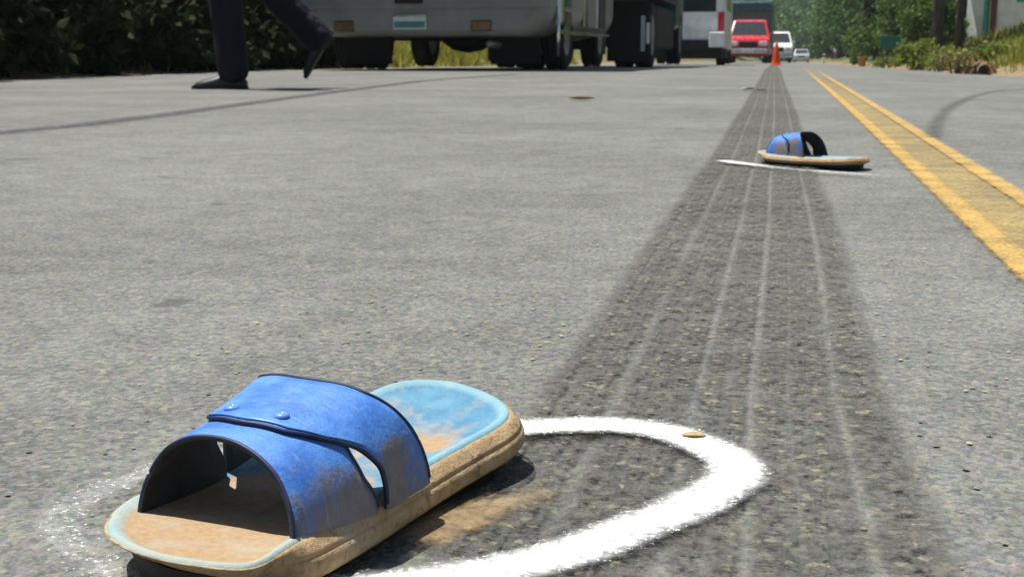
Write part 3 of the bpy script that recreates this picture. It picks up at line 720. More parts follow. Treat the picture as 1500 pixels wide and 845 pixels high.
def make_bus():
    xr = -2.17; W = 2.56; L = 4.9; y0 = 12.45
    root = empty('minibus', (xr - W/2, y0, float(zroad(-3, y0)))); hw = W/2
    b = MB(); rs = []
    for y, ins, zl in ((0.0, .16, .40), (.03, .06, .355), (.10, .0, .335), (1.2, 0, .32), (L-.6, 0, .32), (L-.1, .05, .36), (L, .2, .45)):
        rs.append(rrect(-hw+ins, hw-ins, zl, 2.75-ins, .30, .22, y, 7))
    b.loft(rs, 0, True); b.build('body', M['olive'], root)
    MB().add([(-hw+.02, -.02, .60), (hw-.02, -.02, .60), (hw-.02, .02, .60), (-hw+.02, .02, .60), (-hw+.02, -.02, .78), (hw-.02, -.02, .78), (hw-.02, .02, .78), (-hw+.02, .02, .78)],
             [(0, 3, 2, 1), (4, 5, 6, 7), (0, 1, 5, 4), (1, 2, 6, 5), (2, 3, 7, 6), (3, 0, 4, 7)]).build('bumper', M['olive'], root, .012)
    MB().box(-.95, .95, -.012, .02, 1.45, 2.35).build('rear_window', M['glass'], root, .02)
    xc = lat(601, y0) - (xr - hw)
    pl = MB().box(xc-.165, xc+.165, -.016, .004, .40, .535).build('license_plate', M['plate'], root, .004)
    MB().box(xc-.155, xc+.155, -.019, -.0155, .415, .475).build('plate_band', M['plate_green'], pl)
    MB().box(xc-.165, xc+.165, -.026, -.015, .520, .540).build('plate_bar', M['chrome'], pl)
    MB().box(xc-.14, xc+.14, -.05, -.018, .645, .70).build('handle_recess', M['under'], root, .006)
    for px in (505, 705):
        x = lat(px, y0) - (xr - hw)
        l = MB().box(x-.095, x+.095, -.016, .02, .385, .475).build('reverse_lamp', M['lampred'], root, .008)
        MB().box(x-.1, x+.1, -.006, .015, .378, .484).build('lamp_bezel', M['under'], l)
    for sx in (-1, 1):
        l = MB().box(sx*1.0-.12, sx*1.0+.12, -.016, .03, .95, 1.30).build('tail_lamp', M['lampred'], root, .01)
    # right side trim: sill moulding, coloured panels, door, windows
    MB().box(hw-.01, hw+.018, .25, L-1.0, .355, .395).build('sill_moulding', M['chrome'], root, .006)
    for ya, yb, z0, z1, mt, nm in ((.18, .34, .45, 1.2, 'white', 'side_panel'), (.40, .58, .47, 1.2, 'chrome', 'side_panel'), (.66, 1.0, .62, 1.2, 'teal', 'side_panel'), (.64, 1.02, .45, .58, 'wood', 'side_panel'),
                                   (1.9, 2.05, .45, 1.2, 'chrome', 'side_panel'), (2.15, 2.75, .45, 1.2, 'olive', 'side_panel'), (2.85, 2.95, .45, 1.2, 'white', 'side_panel'), (3.05, 3.6, .45, 2.3, 'darkbed', 'door')):
        MB().box(hw-.01, hw+.012, ya, yb, z0, z1).build(nm, M[mt], root, .004)
    for k in range(4): MB().box(hw-.01, hw+.008, .4+k*.62, .95+k*.62, 1.45, 2.2).build('side_window', M['glass'], root, .01)
    for sx in (-1, 1):
        MB().box(-.01 if 0 else sx*(hw-.5)-.26, sx*(hw-.5)+.26, .62, .632, .06, .42).build('mud_flap', M['rubber'], root)
        wheel(root, sx*(hw-.16), 1.15, .36, .22, sx); wheel(root, sx*(hw-.42), 1.15, .36, .22, sx)
        wheel(root, sx*(hw-.2), L-.95, .36, .22, sx)
    ax = MB(); ax.lathe([(.06, -hw+.3), (.065, -.3), (.16, -.16), (.19, 0), (.16, .16), (.065, .3), (.06, hw-.3)], 'x', (.16, 1.15, .36), 20)
    ax.build('rear_axle', M['under'], root)
    MB().box(-.48, -.40, .2, L-.3, .33, .44).box(.40, .48, .2, L-.3, .33, .44).build('chassis_rail', M['under'], root, .01)
    MB().tube([(.55, 2.2, .27), (.60, .9, .25), (.62, .12, .26)], .035, 12).build('exhaust_pipe', M['rim'], root)
    MB().box(.5, .95, 1.9, 2.7, .2, .42).build('fuel_tank', M['under'], root, .03)
    MB().tube([(hw+.02, .14, .14), (hw+.02, .14, .62)], .016, 8).build('reflector_post', M['chrome'], root)
    return tag(root, 'grey minibus seen from behind with white plate between two square lamps', 'bus')
make_bus()

def make_truck():
    y0 = 17.7; xr = lat(946, y0); W = 2.3; hw = W/2; L = 7.2
    root = empty('cargo_truck', (xr-hw, y0, float(zroad(-3, y0+2))))
    MB().box(-hw, hw, 0, 5.2, 1.0, 1.1).build('bed_floor', M['darkbed'], root, .01)
    MB().box(-hw-.02, hw+.02, -.05, 0, .90, 1.14).build('rear_beam', M['darkbed'], root, .01)
    for k in range(7):
        y = .05 + k*.84
        for sx in (-1, 1): MB().box(sx*(hw-.03)-.035, sx*(hw-.03)+.035, y, y+.08, 1.1, 2.3).build('stake', M['wood'], root, .005)
    for zz in (1.2, 1.45, 1.7, 1.95, 2.18):
        for sx in (-1, 1): MB().box(sx*(hw-.0)-.012 - sx*.08, sx*hw+.012 - sx*.08, .02, 5.15, zz-.1, zz+.09).build('side_board', M['wood'], root, .004)
        MB().box(-hw+.1, hw-.1, -.03, -.005, zz-.1, zz+.09).build('tail_board', M['wood'], root, .004)
    for sx in (-1, 1):
        fl = MB().box(sx*(hw-.30)-.30, sx*(hw-.30)+.27, .55, .565, .10, .98).build('mud_flap', M['rubber'], root)
        MB().box(sx*(hw-.10)-.03, sx*(hw-.10)+.028, .538, .551, .24, .72).build('reflector_strip', M['plate'], fl)
        MB().box(sx*(hw+.0)-.022, sx*(hw+.0)+.022, .20, .24, .34, .62).build('marker_post', M['white'], root, .004)
        MB().box(sx*(hw-.62)-.03, sx*(hw-.62)+.03, .3, .36, .2, .98).build('hanger_post', M['wood'], root, .004)
        wheel(root, sx*(hw-.14), 1.15, .46, .25, sx); wheel(root, sx*(hw-.42), 1.15, .46, .25, sx)
        wheel(root, sx*(hw-.15), L-.95, .46, .25, sx)
        MB().box(sx*(hw-.32)-.26, sx*(hw-.32)+.26, 2.0, 5.2, .26, .92).build('side_tank', M['under'], root, .05)
        l = MB().box(sx*(hw-.2)-.12, sx*(hw-.2)+.12, -.07, -.049, .93, 1.05).build('tail_lamp', M['lampred'], root, .008)
    MB().box(-.45, -.35, .1, L-.2, .75, 1.0).box(.35, .45, .1, L-.2, .75, 1.0).build('chassis_rail', M['under'], root)
    MB().lathe([(.07, -hw+.3), (.07, -.3), (.2, -.1), (.2, .1), (.07, .3), (.07, hw-.3)], 'x', (0, 1.15, .46), 16).build('rear_axle', M['under'], root)
    MB().box(-.55, .55, 2.2, 4.6, .30, .75).build('spare_carrier', M['under'], root, .04)
    cb = MB(); cb.loft([rrect(-hw+.05, hw-.05, .62, 2.45, .08, .15, 5.35), rrect(-hw+.03, hw-.03, .6, 2.5, .08, .15, 5.5), rrect(-hw+.03, hw-.03, .6, 2.45, .08, .15, L-.5), rrect(-hw+.06, hw-.06, .6, 1.6, .08, .15, L)], 0, True)
    c = cb.build('cab', M['teal'], root)
    for sx in (-1, 1): MB().box(sx*(hw-.03)-.012, sx*(hw-.03)+.012, 5.8, L-.65, 1.6, 2.2).build('cab_window', M['glass'], c)
    return tag(root, 'dark stake-sided cargo truck with low mud flaps parked ahead of the minibus', 'truck')
make_truck()

def make_van():
    y0 = 29.0; xr = lat(1061, y0); W = 1.85; hw = W/2; L = 4.8
    root = empty('white_van', (xr-hw, y0, float(zroad(-2, y0+1))))
    b = MB(); b.loft([rrect(-hw+.08, hw-.08, .42, 2.15, .08, .16, 0), rrect(-hw, hw, .36, 2.25, .08, .16, .08), rrect(-hw, hw, .32, 2.25, .08, .16, 3.4), rrect(-hw+.02, hw-.02, .32, 1.35, .08, .14, 4.2), rrect(-hw+.1, hw-.1, .36, 1.0, .08, .14, L)], 0, True)
    b.build('body', M['white'], root)
    MB().box(-hw+.2, hw-.2, -.014, .03, 1.15, 1.85).build('rear_window', M['glass'], root, .02)
    MB().box(-hw+.03, hw-.03, -.09, .02, .36, .56).build('bumper', M['under'], root, .03)
    for sx in (-1, 1):
        MB().box(sx*(hw-.09)-.07, sx*(hw-.09)+.07, -.015, .03, .75, 1.15).build('tail_lamp', M['red'], root, .01)
        wheel(root, sx*(hw-.12), .95, .32, .2, sx); wheel(root, sx*(hw-.12), 3.9, .32, .2, sx)
        MB().box(sx*(hw+.0)-.006, sx*(hw+.0)+.006, .5, 2.9, 1.2, 1.8).build('side_window', M['glass'], root)
    MB().box(-.2, .2, -.024, -.013, .70, .82).build('license_plate', M['plate'], root)
    MB().box(-hw+.06, hw-.06, .05, 4.4, .15, .40).build('chassis', M['under'], root)
    # tool chest and jerry can strapped by the rear corner
    MB().box(hw-.33, hw+.0, -.24, -.095, .40, .72).build('rear_step', M['white'], root, .02)
    return tag(root, 'white van parked between the stake-sided truck and the red vehicle', 'van')
make_van()

def car(name, label, cat, x, y, rz, paintm, L=4.4, W=1.75, H=1.5, clear=.2, suv=False, group=None, front_extra=None, roof=None):
    """car with its front at local -y"""
    root = empty(name, (x, y, float(zroad(x, y))), rz); hw = W/2
    r = .30 if not suv else .37; wf, wr = .82, L-.85
    belt = .62*H if not suv else .60*H; hood = belt - .03
    def arch(c):
        return [(c + (r*1.16)*math.cos(a), max(clear, r + (r*1.16)*math.sin(a))) for a in np.linspace(0, PI, 9)]
    top = [(0, clear+.12), (.02, hood*.72), (.12, hood*.92), (1.15, hood+.02), (1.75, H-.05), (2.0, H), (L-.9 if not suv else L-.55, H), (L-.65 if not suv else L-.35, H-.06), (L-.12, belt+.02), (L-.02, belt-.12), (L, clear+.15), (L-.08, clear)]
    bot = arch(wr) + arch(wf)
    prof = top + [p for p in bot] + [(.1, clear)]
    def hx(z): return hw*(1 - .20*max(0, (z-belt)/(H-belt))**1.1)*(1 - .05*max(0, (belt*.5-z)/belt))
    cy = sum(p[0] for p in prof)/len(prof); cz = (clear+H)/2
    rings = []
    for k, ins in ((-1.0, .03), (-.97, .008), (-.9, 0), (0, -.004), (.9, 0), (.97, .008), (1.0, .03)):
        ring_ = []
        for (py, pz) in prof:
            dy, dz = cy-py, cz-pz; l = math.hypot(dy, dz)+1e-6
            ring_.append((k*hx(pz), py + dy/l*ins, pz + dz/l*ins))
        rings.append(ring_)
    b = MB(); b.loft(rings, 0, False); body = b.build('body', paintm, root)
    if roof:
        MB().box(-hw*.72, hw*.72, 1.85, L-1.0, H+.004, H+.05).build('roof_rack', roof, root, .02)
    def pane(nm, a, bb, k):     # along profile segment a->b, proud by 6 mm
        (ya, za), (yb, zb) = a, bb; nrm = Vector((0, -(zb-za), (yb-ya))).normalized()*.009
        if nrm.z < 0: nrm = -nrm
        pa = Vector((0, ya, za)).lerp(Vector((0, yb, zb)), .12) + nrm; pb = Vector((0, ya, za)).lerp(Vector((0, yb, zb)), .93) + nrm
        wa, wb = hx(za)*k, hx(zb)*k; i = nrm*-1.5
        V = [(-wa, pa.y, pa.z), (wa, pa.y, pa.z), (wb, pb.y, pb.z), (-wb, pb.y, pb.z)]
        V += [(v[0], v[1]+i.y, v[2]+i.z) for v in V]
        MB().add(V, [(0, 1, 2, 3), (7, 6, 5, 4), (0, 4, 5, 1), (1, 5, 6, 2), (2, 6, 7, 3), (3, 7, 4, 0)]).build(nm, M['glass'], root)
    pane('windscreen', (1.15, hood+.02), (1.75, H-.05), .88)
    pane('rear_window', (L-.12, belt+.02), (L-.65 if not suv else L-.35, H-.06), .86)
    for sx in (-1, 1):
        for ya, yb in ((1.65, 2.35), (2.42, L-1.0)):
            za, zb = belt+.06, H-.1
            V = []
            for e in (.008, -.012):
                for yy, zz in ((ya - (.0 if ya > 2 else .12), za), (yb, za), (yb, zb), (ya + (.0 if ya > 2 else .22), zb)): V.append((sx*(hx(zz)+e), yy, zz))
            MB().add(V, [(0, 1, 2, 3), (7, 6, 5, 4), (0, 4, 5, 1), (1, 5, 6, 2), (2, 6, 7, 3), (3, 7, 4, 0)]).build('side_window', M['glass'], root)
        MB().box(sx*hw*.72-.17, sx*hw*.72+.17, -.02, .12, hood*.68, hood*.85).build('headlight', M['lampclear'], root, .02)
        MB().box(sx*hw*.8-.12, sx*hw*.8+.12, L-.09, L+.012, belt*.68, belt*.9).build('tail_lamp', M['red'], root, .02)
        MB().box(sx*(hw+.09)-.09, sx*(hw+.09)+.06, 1.5, 1.6, belt+.03, belt+.17).build('wing_mirror', paintm, root, .02)
        wheel(root, sx*(hw-.12), wf, r, .2, sx); wheel(root, sx*(hw-.12), wr, r, .2, sx)
    MB().box(-hw*.45, hw*.45, -.012, .1, hood*.62, hood*.84).build('grille', M['under'], root, .01)
    MB().box(-hw+.04, hw-.04, -.06, .14, clear+.1, clear+.30).build('bumper', M['silver'] if suv else paintm, root, .03)
    MB().box(-.26, .26, -.075, -.058, clear+.14, clear+.27).build('license_plate', M['plate'], root)
    MB().box(-hw+.12, hw-.12, .25, L-.25, clear-.04, clear+.12).build('chassis', M['under'], root)
    return tag(root, label, cat, group)
yv = 57.0
car('red_suv', 'red sport utility vehicle with pale bumper parked past the white van', 'car', (lat(1068, yv)+lat(1123, yv))/2, yv, 0, M['red'], 4.5, 1.72, 1.86, .32, True)
yv = 76.0
car('white_car', 'white car half hidden beyond the traffic cone', 'car', lat(1160, yv) - .85, yv, 0, M['white'], 4.5, 1.7, 1.75, .28, True)
yv = 148.0
car('grey_car', 'tiny grey car far down the road near the end trees', 'car', lat(1174, yv), yv, 0, M['silver'], 4.3, 1.65, 1.45)
# dark coach behind the red vehicle
def make_coach():
    y0 = 66.0; xr = lat(1131, y0); W = 2.4; hw = W/2; root = empty('coach', (xr-hw, y0, float(zroad(-1, y0))))
    b = MB(); b.loft([rrect(-hw+.1, hw-.1, .5, 2.9, .1, .2, 0), rrect(-hw, hw, .42, 3.0, .1, .2, .15), rrect(-hw, hw, .42, 3.0, .1, .2, 8)], 0, True); b.build('body', M['teal'], root)
    MB().box(-hw+.15, hw-.15, -.015, .08, 1.35, 2.5).build('windscreen', M['glass'], root, .03)
    MB().box(-hw+.05, hw-.05, -.08, .05, .42, .75).build('bumper', M['silver'], root, .03)
    for sx in (-1, 1):
        MB().box(sx*.85-.16, sx*.85+.16, -.014, .06, .85, 1.05).build('headlight', M['lampclear'], root, .02)
        wheel(root, sx*(hw-.15), 1.6, .46, .26, sx); wheel(root, sx*(hw-.15), 6.4, .46, .26, sx)
        for k in range(5): MB().box(sx*hw-.008, sx*hw+.008, .6+k*1.4, 1.85+k*1.4, 1.5, 2.4).build('side_window', M['glass'], root)
    return tag(root, 'dark teal coach standing behind the red vehicle', 'bus')
make_coach()

# ------------------------------------------------------------------ traffic cone
def make_cone():
    p = (lat(1137, 31.0), 31.0); root = empty('traffic_cone', (p[0], p[1], float(zroad(*p))))
    MB().lathe([(.105, .022), (.100, .05), (.088, .16), (.066, .30), (.046, .42), (.034, .49), (.026, .52), (.0, .525)], 'z', n=24, caps=False).build('cone_body', M['orange'], root)
    MB().box(-.125, .125, -.125, .125, 0, .028).build('cone_base', M['orange'], root, .012)
    return tag(root, 'orange-red traffic cone standing at the far end of the skid mark', 'traffic cone')
make_cone()

# ------------------------------------------------------------------ people
M['skin'] = paint('skin', (.30, .17, .11), .55, var=.1, scale=20)
def mat_cloth(name, c):
    m = NT(name); co = m.obj(); mp = m.n('ShaderNodeMapping'); m.link(co, mp.inputs[0]); mp.inputs['Scale'].default_value = (9, 9, 3.2); mp.inputs['Rotation'].default_value = (.3, .5, 0)
    nz = m.noise(mp.outputs[0], 1.3, 3, .5); m.base(m.mix(nz, tuple(x*.7 for x in c), tuple(x*1.5 for x in c))); m.rough(.9); m.bump(nz, .06, 1.0); m.p.inputs['Specular IOR Level'].default_value = .25
    return m.mat
M['navy'] = mat_cloth('navy_trousers', (.010, .0095, .017))
M['navyblue'] = paint('blue_shirt', (.035, .033, .10), .8, var=.2, scale=14)
M['hair'] = paint('black_hair', (.012, .010, .009), .5)
M['shoe'] = paint('black_shoe', (.010, .013, .012), .45, var=.2, scale=20)
M['whitecloth'] = paint('white_shirt', (.72, .74, .76), .8, var=.06)
def skinned(name, pts, edges, mat, parent, root=0, sub=2):
    me = bpy.data.meshes.new(name); me.from_pydata([p[0] for p in pts], edges, []); me.materials.append(mat)
    o = bpy.data.objects.new(name, me); col.objects.link(o); o.parent = parent
    o.modifiers.new('skin', 'SKIN').use_smooth_shade = True
    lay = me.skin_vertices[0] if me.skin_vertices else None
    if lay is None:
        bpy.context.view_layer.objects.active = o; me.attributes.new('skin_dummy', 'FLOAT', 'POINT'); lay = me.skin_vertices[0]
    for i, (p, rr) in enumerate(pts):
        rr = rr if isinstance(rr, tuple) else (rr, rr); lay.data[i].radius = rr; lay.data[i].use_root = (i == root)
    s = o.modifiers.new('sub', 'SUBSURF'); s.levels = sub; s.render_levels = sub
    return o
def chain(off, n): return [(off+i, off+i+1) for i in range(n-1)]
def shoe(parent, ankle, toe, up, wd=.052):
    a, t, u = Vector(ankle), Vector(toe), Vector(up).normalized()
    f = (t-a); f = (f - u*f.dot(u)).normalized(); s = f.cross(u)
    heel = a - f*.07; L = .285; mb = MB(); rings = []
    for q, hh, ww in ((0, .045, .026), (.03, .07, .034), (.07, .085, .037), (.12, .08, .038), (.17, .062, .044), (.22, .05, .047), (.26, .038, .038), (L, .018, .016)):
        c = heel + f*q; r_ = []
        for k in range(12):
            an = 2*PI*k/12; z = .5*hh*(1+math.sin(an)) if math.sin(an) > 0 else .5*hh + .5*hh*math.sin(an)*1.0
            r_.append(c + s*ww*math.cos(an)*(1 if math.sin(an) < 0 else .85) + u*z)
        rings.append(r_)
    mb.loft(rings, 0, True); sh = mb.build('shoe', M['shoe'], parent)
    so = MB(); rg = []
    for q, ww in ((-.002, .024), (.03, .038), (.1, .037), (.18, .046), (.23, .048), (.27, .036), (L+.004, .014)):
        c = heel + f*q
        rg.append([c - s*ww - u*.0, c + s*ww - u*.0, c + s*ww + u*.018, c - s*ww + u*.018])
    so.loft(rg, 0).build('shoe_sole', M['rubber'], sh); return sh
def hand(P, E, wr, d, side):
    """palm and five fingers as chains appended to P/E from wrist index"""
    d = Vector(d).normalized(); s = Vector((0, 1, 0)) if abs(d.y) < .8 else Vector((1, 0, 0)); n_ = d.cross(s).normalized(); s = n_.cross(d)
    w_ = Vector(P[wr][0]); P.append((tuple(w_ + d*.05), (.034, .016))); E.append((wr, len(P)-1)); palm = len(P)-1
    for k, l in ((-1.5, .06), (-.5, .075), (.5, .08), (1.5, .07)):
        q = w_ + d*.085 + s*.018*k; P.append((tuple(q), .010)); E.append((palm, len(P)-1))
        P.append((tuple(q + d*l*.5 + n_*.008), .009)); E.append((len(P)-2, len(P)-1)); P.append((tuple(q + d*l*.9 + n_*.026), .007)); E.append((len(P)-2, len(P)-1))
    q = w_ + d*.035 + s*.035; P.append((tuple(q), .011)); E.append((palm, len(P)-1)); P.append((tuple(q + d*.05 + s*.02 + n_*.01), .009)); E.append((len(P)-2, len(P)-1))
def make_person(root, J, shirt, trousers, tr=1.0):
    """J: joints in local coords, x forward, y left"""
    g = lambda k: Vector(J[k])
    hipc = g('pelvis'); chest = g('chest'); neck = g('neck'); head = g('head')
    P = []; E = []
    def add(p, r, frm=None):
        P.append((tuple(p), r)); 
        if frm is not None: E.append((frm, len(P)-1))
        return len(P)-1
    pel = add(hipc, (.15, .10)); mid = add(hipc.lerp(chest, .5), (.14, .09), pel); ch = add(chest, (.16, .10), mid); nk = add(neck, .055, ch); hb = add(neck.lerp(head, .5), .06, nk)
    hd = add(head, (.075, .09), hb); add(head + Vector((.0, 0, .085)), (.065, .08), hd)
    for s in 'lr':
        h_ = add(g('hip_'+s), .085, pel); k_ = add(g('knee_'+s), .052, h_); c_ = add(g('knee_'+s).lerp(g('ankle_'+s), .35), .055, k_); add(g('ankle_'+s), .036, c_)
        sh_ = add(g('sh_'+s), .055, ch); el = add(g('el_'+s), .042, sh_); wr = add(g('wr_'+s), .028, el)
        hand(P, E, wr, g('wr_'+s) - g('el_'+s), s)
    skinned('body', P, E, M['skin'], root)
    # face
    f = Vector((1, 0, 0))
    hd_ = MB(); hd_.lathe([(.0, -.02), (.012, -.015), (.014, 0), (.008, .02), (.004, .04)], 'z', head + Vector((.088, 0, -.005)), 8); hd_.build('nose', M['skin'], root)
    for sy in (-1, 1):
        MB().lathe([(.0, -.011), (.008, -.007), (.011, 0), (.008, .007), (0, .011)], 'z', head + Vector((.078, sy*.032, .028)), 10, caps=False).build('eye', M['hair'], root)
        MB().lathe([(.0, -.03), (.012, -.02), (.016, .01), (.0, .03)], 'z', head + Vector((0, sy*.085, .01)), 8, caps=False).build('ear', M['skin'], root)
    MB().box(head.x+.068, head.x+.084, -.022, .022, head.z-.055, head.z-.048).build('mouth', M['red'], root)
    hr = MB(); hr.lathe([(.098, .0), (.106, .04), (.10, .09), (.075, .135), (.035, .16), (0, .168)], 'z', head + Vector((-.022, 0, .0)), 20, caps=False); hr.build('hair', M['hair'], root)
    # clothes
    P = []; E = []
    a = add(hipc + Vector((0, 0, .08)), (.165, .115)); b = add(hipc, (.17, .12), a)
    for s in 'lr':
        h_ = add(g('hip_'+s), .105*tr, b); k_ = add(g('knee_'+s), .085*tr, h_); m_ = add(g('knee_'+s).lerp(g('ankle_'+s), .5), .078*tr, k_)
        v = (g('ankle_'+s) - g('knee_'+s)).normalized(); add(g('ankle_'+s) + v*.075, .082*tr, m_)
    skinned('trousers', P, E, trousers, root)
    P = []; E = []
    a = add(hipc + Vector((0, 0, .02)), (.175, .125)); b = add(hipc.lerp(chest, .5), (.165, .11), a); c = add(chest, (.18, .12), b); add(neck.lerp(chest, .25), .07, c)
    for s in 'lr':
        sh_ = add(g('sh_'+s), .075, c); add(g('sh_'+s).lerp(g('el_'+s), .8), .062, sh_)
    skinned('shirt', P, E, shirt, root)
    for s in 'lr': shoe(root, J['foot_'+s][0], J['foot_'+s][1], J['foot_'+s][2])
fp = G(340, 131)
pr = empty('person', (fp.x, fp.y, 0), YAW + PI)
J = dict(pelvis=(-.03, -.10, .95), chest=(.0, -.10, 1.28), neck=(.02, -.10, 1.48), head=(.05, -.10, 1.62),
         hip_l=(-.03, 0, .90), knee_l=(.02, 0, .49), ankle_l=(-.01, 0, .09),
         hip_r=(-.03, -.19, .90), knee_r=(-.17, -.19, .53), ankle_r=(-.43, -.19, .26),
         sh_l=(0, .09, 1.40), el_l=(-.12, .15, 1.14), wr_l=(-.04, .16, .92), sh_r=(0, -.29, 1.40), el_r=(.06, -.35, 1.14), wr_r=(.20, -.35, .95),
         foot_l=((-.01, 0, .0), (.2, 0, .0), (0, 0, 1)), foot_r=((-.475, -.19, .235), (-.36, -.19, .05), (.85, 0, .52)))
make_person(pr, J, M['navyblue'], M['navy'], 1.12)
tag(pr, 'person in dark navy trousers and black shoes striding across the road', 'person')

# motorcycle and rider, far down the road
def make_moto():
    y = 98.0; x = lat(1223, y); z = float(zroad(x, y)); root = empty('motorcycle', (x, y, z), -PI/2)
    for yy in (0,):
        for xx in (-.62, .62):
            o = empty('wheel', (xx, 0, .29)); o.parent = root
            MB().lathe([(.22, -.04), (.27, -.05), (.29, 0), (.27, .05), (.22, .04)], 'y', n=24, caps=False).build('tyre', M['tyre'], o)
            MB().lathe([(.225, -.03), (.225, .03), (.05, .04), (.05, -.04), (.225, -.03)], 'y', n=20, caps=False).build('rim', M['rim'], o)
    MB().box(-.45, .3, -.1, .1, .35, .62).build('engine', M['under'], root, .05)
    MB().box(-.75, .0, -.13, .13, .72, .80).build('seat', M['rubber'], root, .03)
    MB().box(.0, .4, -.13, .13, .68, .92).build('fuel_tank', M['red'], root, .06)
    MB().tube([(.62, 0, .29), (.45, 0, .95)], .04, 8).tube([(.42, -.34, 1.02), (.46, 0, .98), (.42, .34, 1.02)], .015, 8).build('fork', M['rim'], root)
    MB().lathe([(.03, -.06), (.09, 0), (.085, .03), (0, .04)], 'x', (.58, 0, .88), 16, caps=False).build('headlight', M['lampclear'], root)
    tag(root, 'small motorcycle far down the road carrying a rider in white', 'motorcycle')
    pr = empty('person', (x, y, z), -PI/2)
    J = dict(pelvis=(-.25, 0, .88), chest=(-.12, 0, 1.22), neck=(-.06, 0, 1.41), head=(-.02, 0, 1.55),
             hip_l=(-.2, .12, .86), knee_l=(.2, .2, .72), ankle_l=(.05, .2, .34), hip_r=(-.2, -.12, .86), knee_r=(.2, -.2, .72), ankle_r=(.05, -.2, .34),
             sh_l=(-.1, .19, 1.34), el_l=(.12, .30, 1.14), wr_l=(.36, .30, 1.05), sh_r=(-.1, -.19, 1.34), el_r=(.12, -.30, 1.14), wr_r=(.36, -.30, 1.05),
             foot_l=((.05, .2, .26), (.25, .2, .26), (0, 0, 1)), foot_r=((.05, -.2, .26), (.25, -.2, .26), (0, 0, 1)))
    make_person(pr, J, M['whitecloth'], M['navy'], .95)
    tag(pr, 'person in a white shirt riding the motorcycle far down the road', 'person')
make_moto()

# ------------------------------------------------------------------ right verge furniture
def make_sign():
    y = 32.0; x = lat(1303, y); z = float(zland(x, y)); root = empty('road_sign', (x, y, z))
    zc = .2 + (74-63)/1932*y - z
    MB().box(-.23, .23, -.012, .0, zc-.15, zc+.15).build('sign_panel', M['signgreen'], root, .01)
    for sx in (-.14, .14): MB().tube([(sx, .02, -.2), (sx, .02, zc+.12)], .018, 8).build('post', M['bark'], root)
    return tag(root, 'small plain green roadside sign on short posts', 'sign')
M['signgreen'] = paint('sign_green', (.02, .16, .12), .4, var=.08)
make_sign()
M['stucco'] = paint('white_wall', (.84, .86, .85), .85, var=.06, scale=3)
M['maroon'] = paint('maroon_paint', (.17, .05, .06), .6)
M['tealpost'] = paint('teal_post', (.10, .36, .33), .5)
M['tin'] = paint('tin_roof', (.25, .12, .08), .6, var=.25)
def make_house():
    y = 34.0; x = lat(1412, y); z = float(zland(x, y)) - .05; root = empty('house', (x, y, z), math.radians(-38))
    zb = .2 + (74-57)/1932*y - z
    wl = MB().box(.0, 5.2, 0, 5.0, -.3, 2.9).build('wall', M['stucco'], root, .01)
    MB().box(-.04, 5.24, -.03, 0, -.3, .10).build('plinth', M['maroon'], root)
    MB().box(.50, .60, -.10, -.004, .1, 2.7).build('post', M['tealpost'], root, .01)
    MB().box(.66, .80, -.05, -.004, .1, 2.1).build('door', M['maroon'], root, .01)
    for xx in (1.3, 3.0):
        wn_ = MB().box(xx, xx+1.0, -.03, -.003, 1.0, 2.1).build('window', M['tealpost'], root, .01)
        MB().box(xx+.08, xx+.92, -.036, -.029, 1.08, 2.02).build('pane', M['glass'], wn_)
    rf = MB().add([(-.4, -.5, 2.85), (5.6, -.5, 2.85), (5.6, 2.5, 4.0), (-.4, 2.5, 4.0), (-.4, 5.5, 2.85), (5.6, 5.5, 2.85)], [(0, 1, 2, 3), (3, 2, 5, 4), (0, 3, 4), (1, 5, 2)]).build('roof', M['tin'], root)
    rf.modifiers.new('t', 'SOLIDIFY').thickness = .06
    return tag(root, 'white-walled house with teal post on the grassy bank', 'house')
make_house()
M['earth'] = paint('earth', (.22, .135, .06), .95, var=.3, scale=7, dirt=(.15, .12, .05))
M['hole'] = paint('drain_concrete', (.30, .27, .22), .9, var=.2, scale=8)
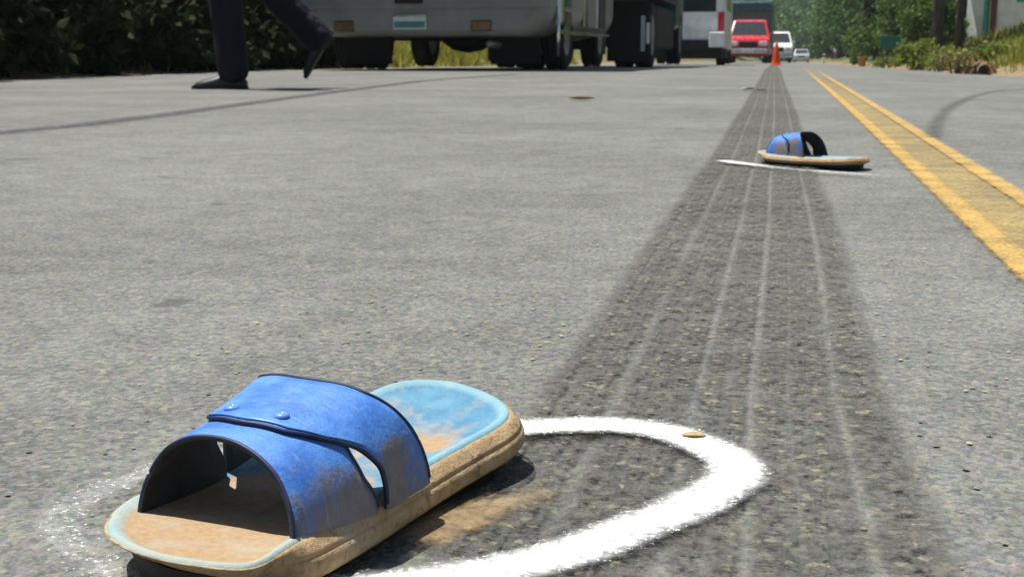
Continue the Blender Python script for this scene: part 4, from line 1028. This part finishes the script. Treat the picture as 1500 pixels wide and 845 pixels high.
def make_mound():
    y = 17.4; x = lat(1418, y) + .12; z = float(zland(x, y)); root = empty('earth_mound', (x, y, z))
    r = random.Random(3); R = []; n = 28
    for q, hh in ((1, -.04), (.92, .05), (.75, .14), (.5, .20), (.25, .23), (.03, .24)):
        R.append([(.27*q*math.cos(2*PI*k/n)*r.uniform(.8, 1.2), .30*q*math.sin(2*PI*k/n)*r.uniform(.8, 1.2), hh*.72 + r.uniform(-.03, .03)) for k in range(n)])
    MB().loft(R, 0, False).build('heap', M['earth'], root)
    MB().lathe([(.075, -.38), (.075, -.28), (.055, -.28), (.055, -.12)], 'y', (.03, 0, .055), 18, caps=False).build('drain_pipe', M['hole'], root)
    MB().lathe([(.056, -.15), (.0, -.149)], 'y', (.03, 0, .055), 18, caps=False).build('pipe_inside', M['under'], root)
    return tag(root, 'low brown earth mound with a drain pipe mouth at the road edge', 'mound')
make_mound()
def make_bucket():
    y = 44.0; x = max(lat(1254, y), RR + .05); root = empty('bucket', (x, y, float(zland(x, y))-.01))
    MB().lathe([(.10, 0), (.14, .28), (.15, .29), (.15, .31), (.135, .31), (.095, .02), (0, .02)], 'z', n=20, caps=False).build('pail', M['bucket'], root)
    MB().tube([(-.145, 0, .29), (-.1, 0, .40), (0, 0, .44), (.1, 0, .40), (.145, 0, .29)], .006, 6).build('handle', M['rim'], root)
    return tag(root, 'small orange bucket on the verge beside the far bushes', 'bucket')
M['bucket'] = paint('bucket_orange', (.50, .22, .04), .5)
make_bucket()
def make_post():
    y = 90.0; x = RR + .15; root = empty('marker_post', (x, y, float(zland(x, y))))
    MB().box(-.09, .09, -.09, .09, -.1, .62).build('post', M['white'], root, .02)
    MB().box(-.092, .092, -.092, .092, .44, .54).build('band', M['under'], root)
    return tag(root, 'white marker post at the road edge far along', 'post')
make_post()

# ------------------------------------------------------------------ air
hz = NT('haze_air'); hz.t.nodes.remove(hz.p)
pv = hz.n('ShaderNodeVolumePrincipled'); pv.inputs['Color'].default_value = (.80, .88, .95, 1); pv.inputs['Density'].default_value = .00045; pv.inputs['Anisotropy'].default_value = .2
hz.link(pv.outputs[0], hz.out.inputs['Volume'])
tag(MB().box(-960, 960, -40, 1560, -6, 190).build('haze', hz.mat), 'thin pale daylight haze over the valley', kind='stuff')
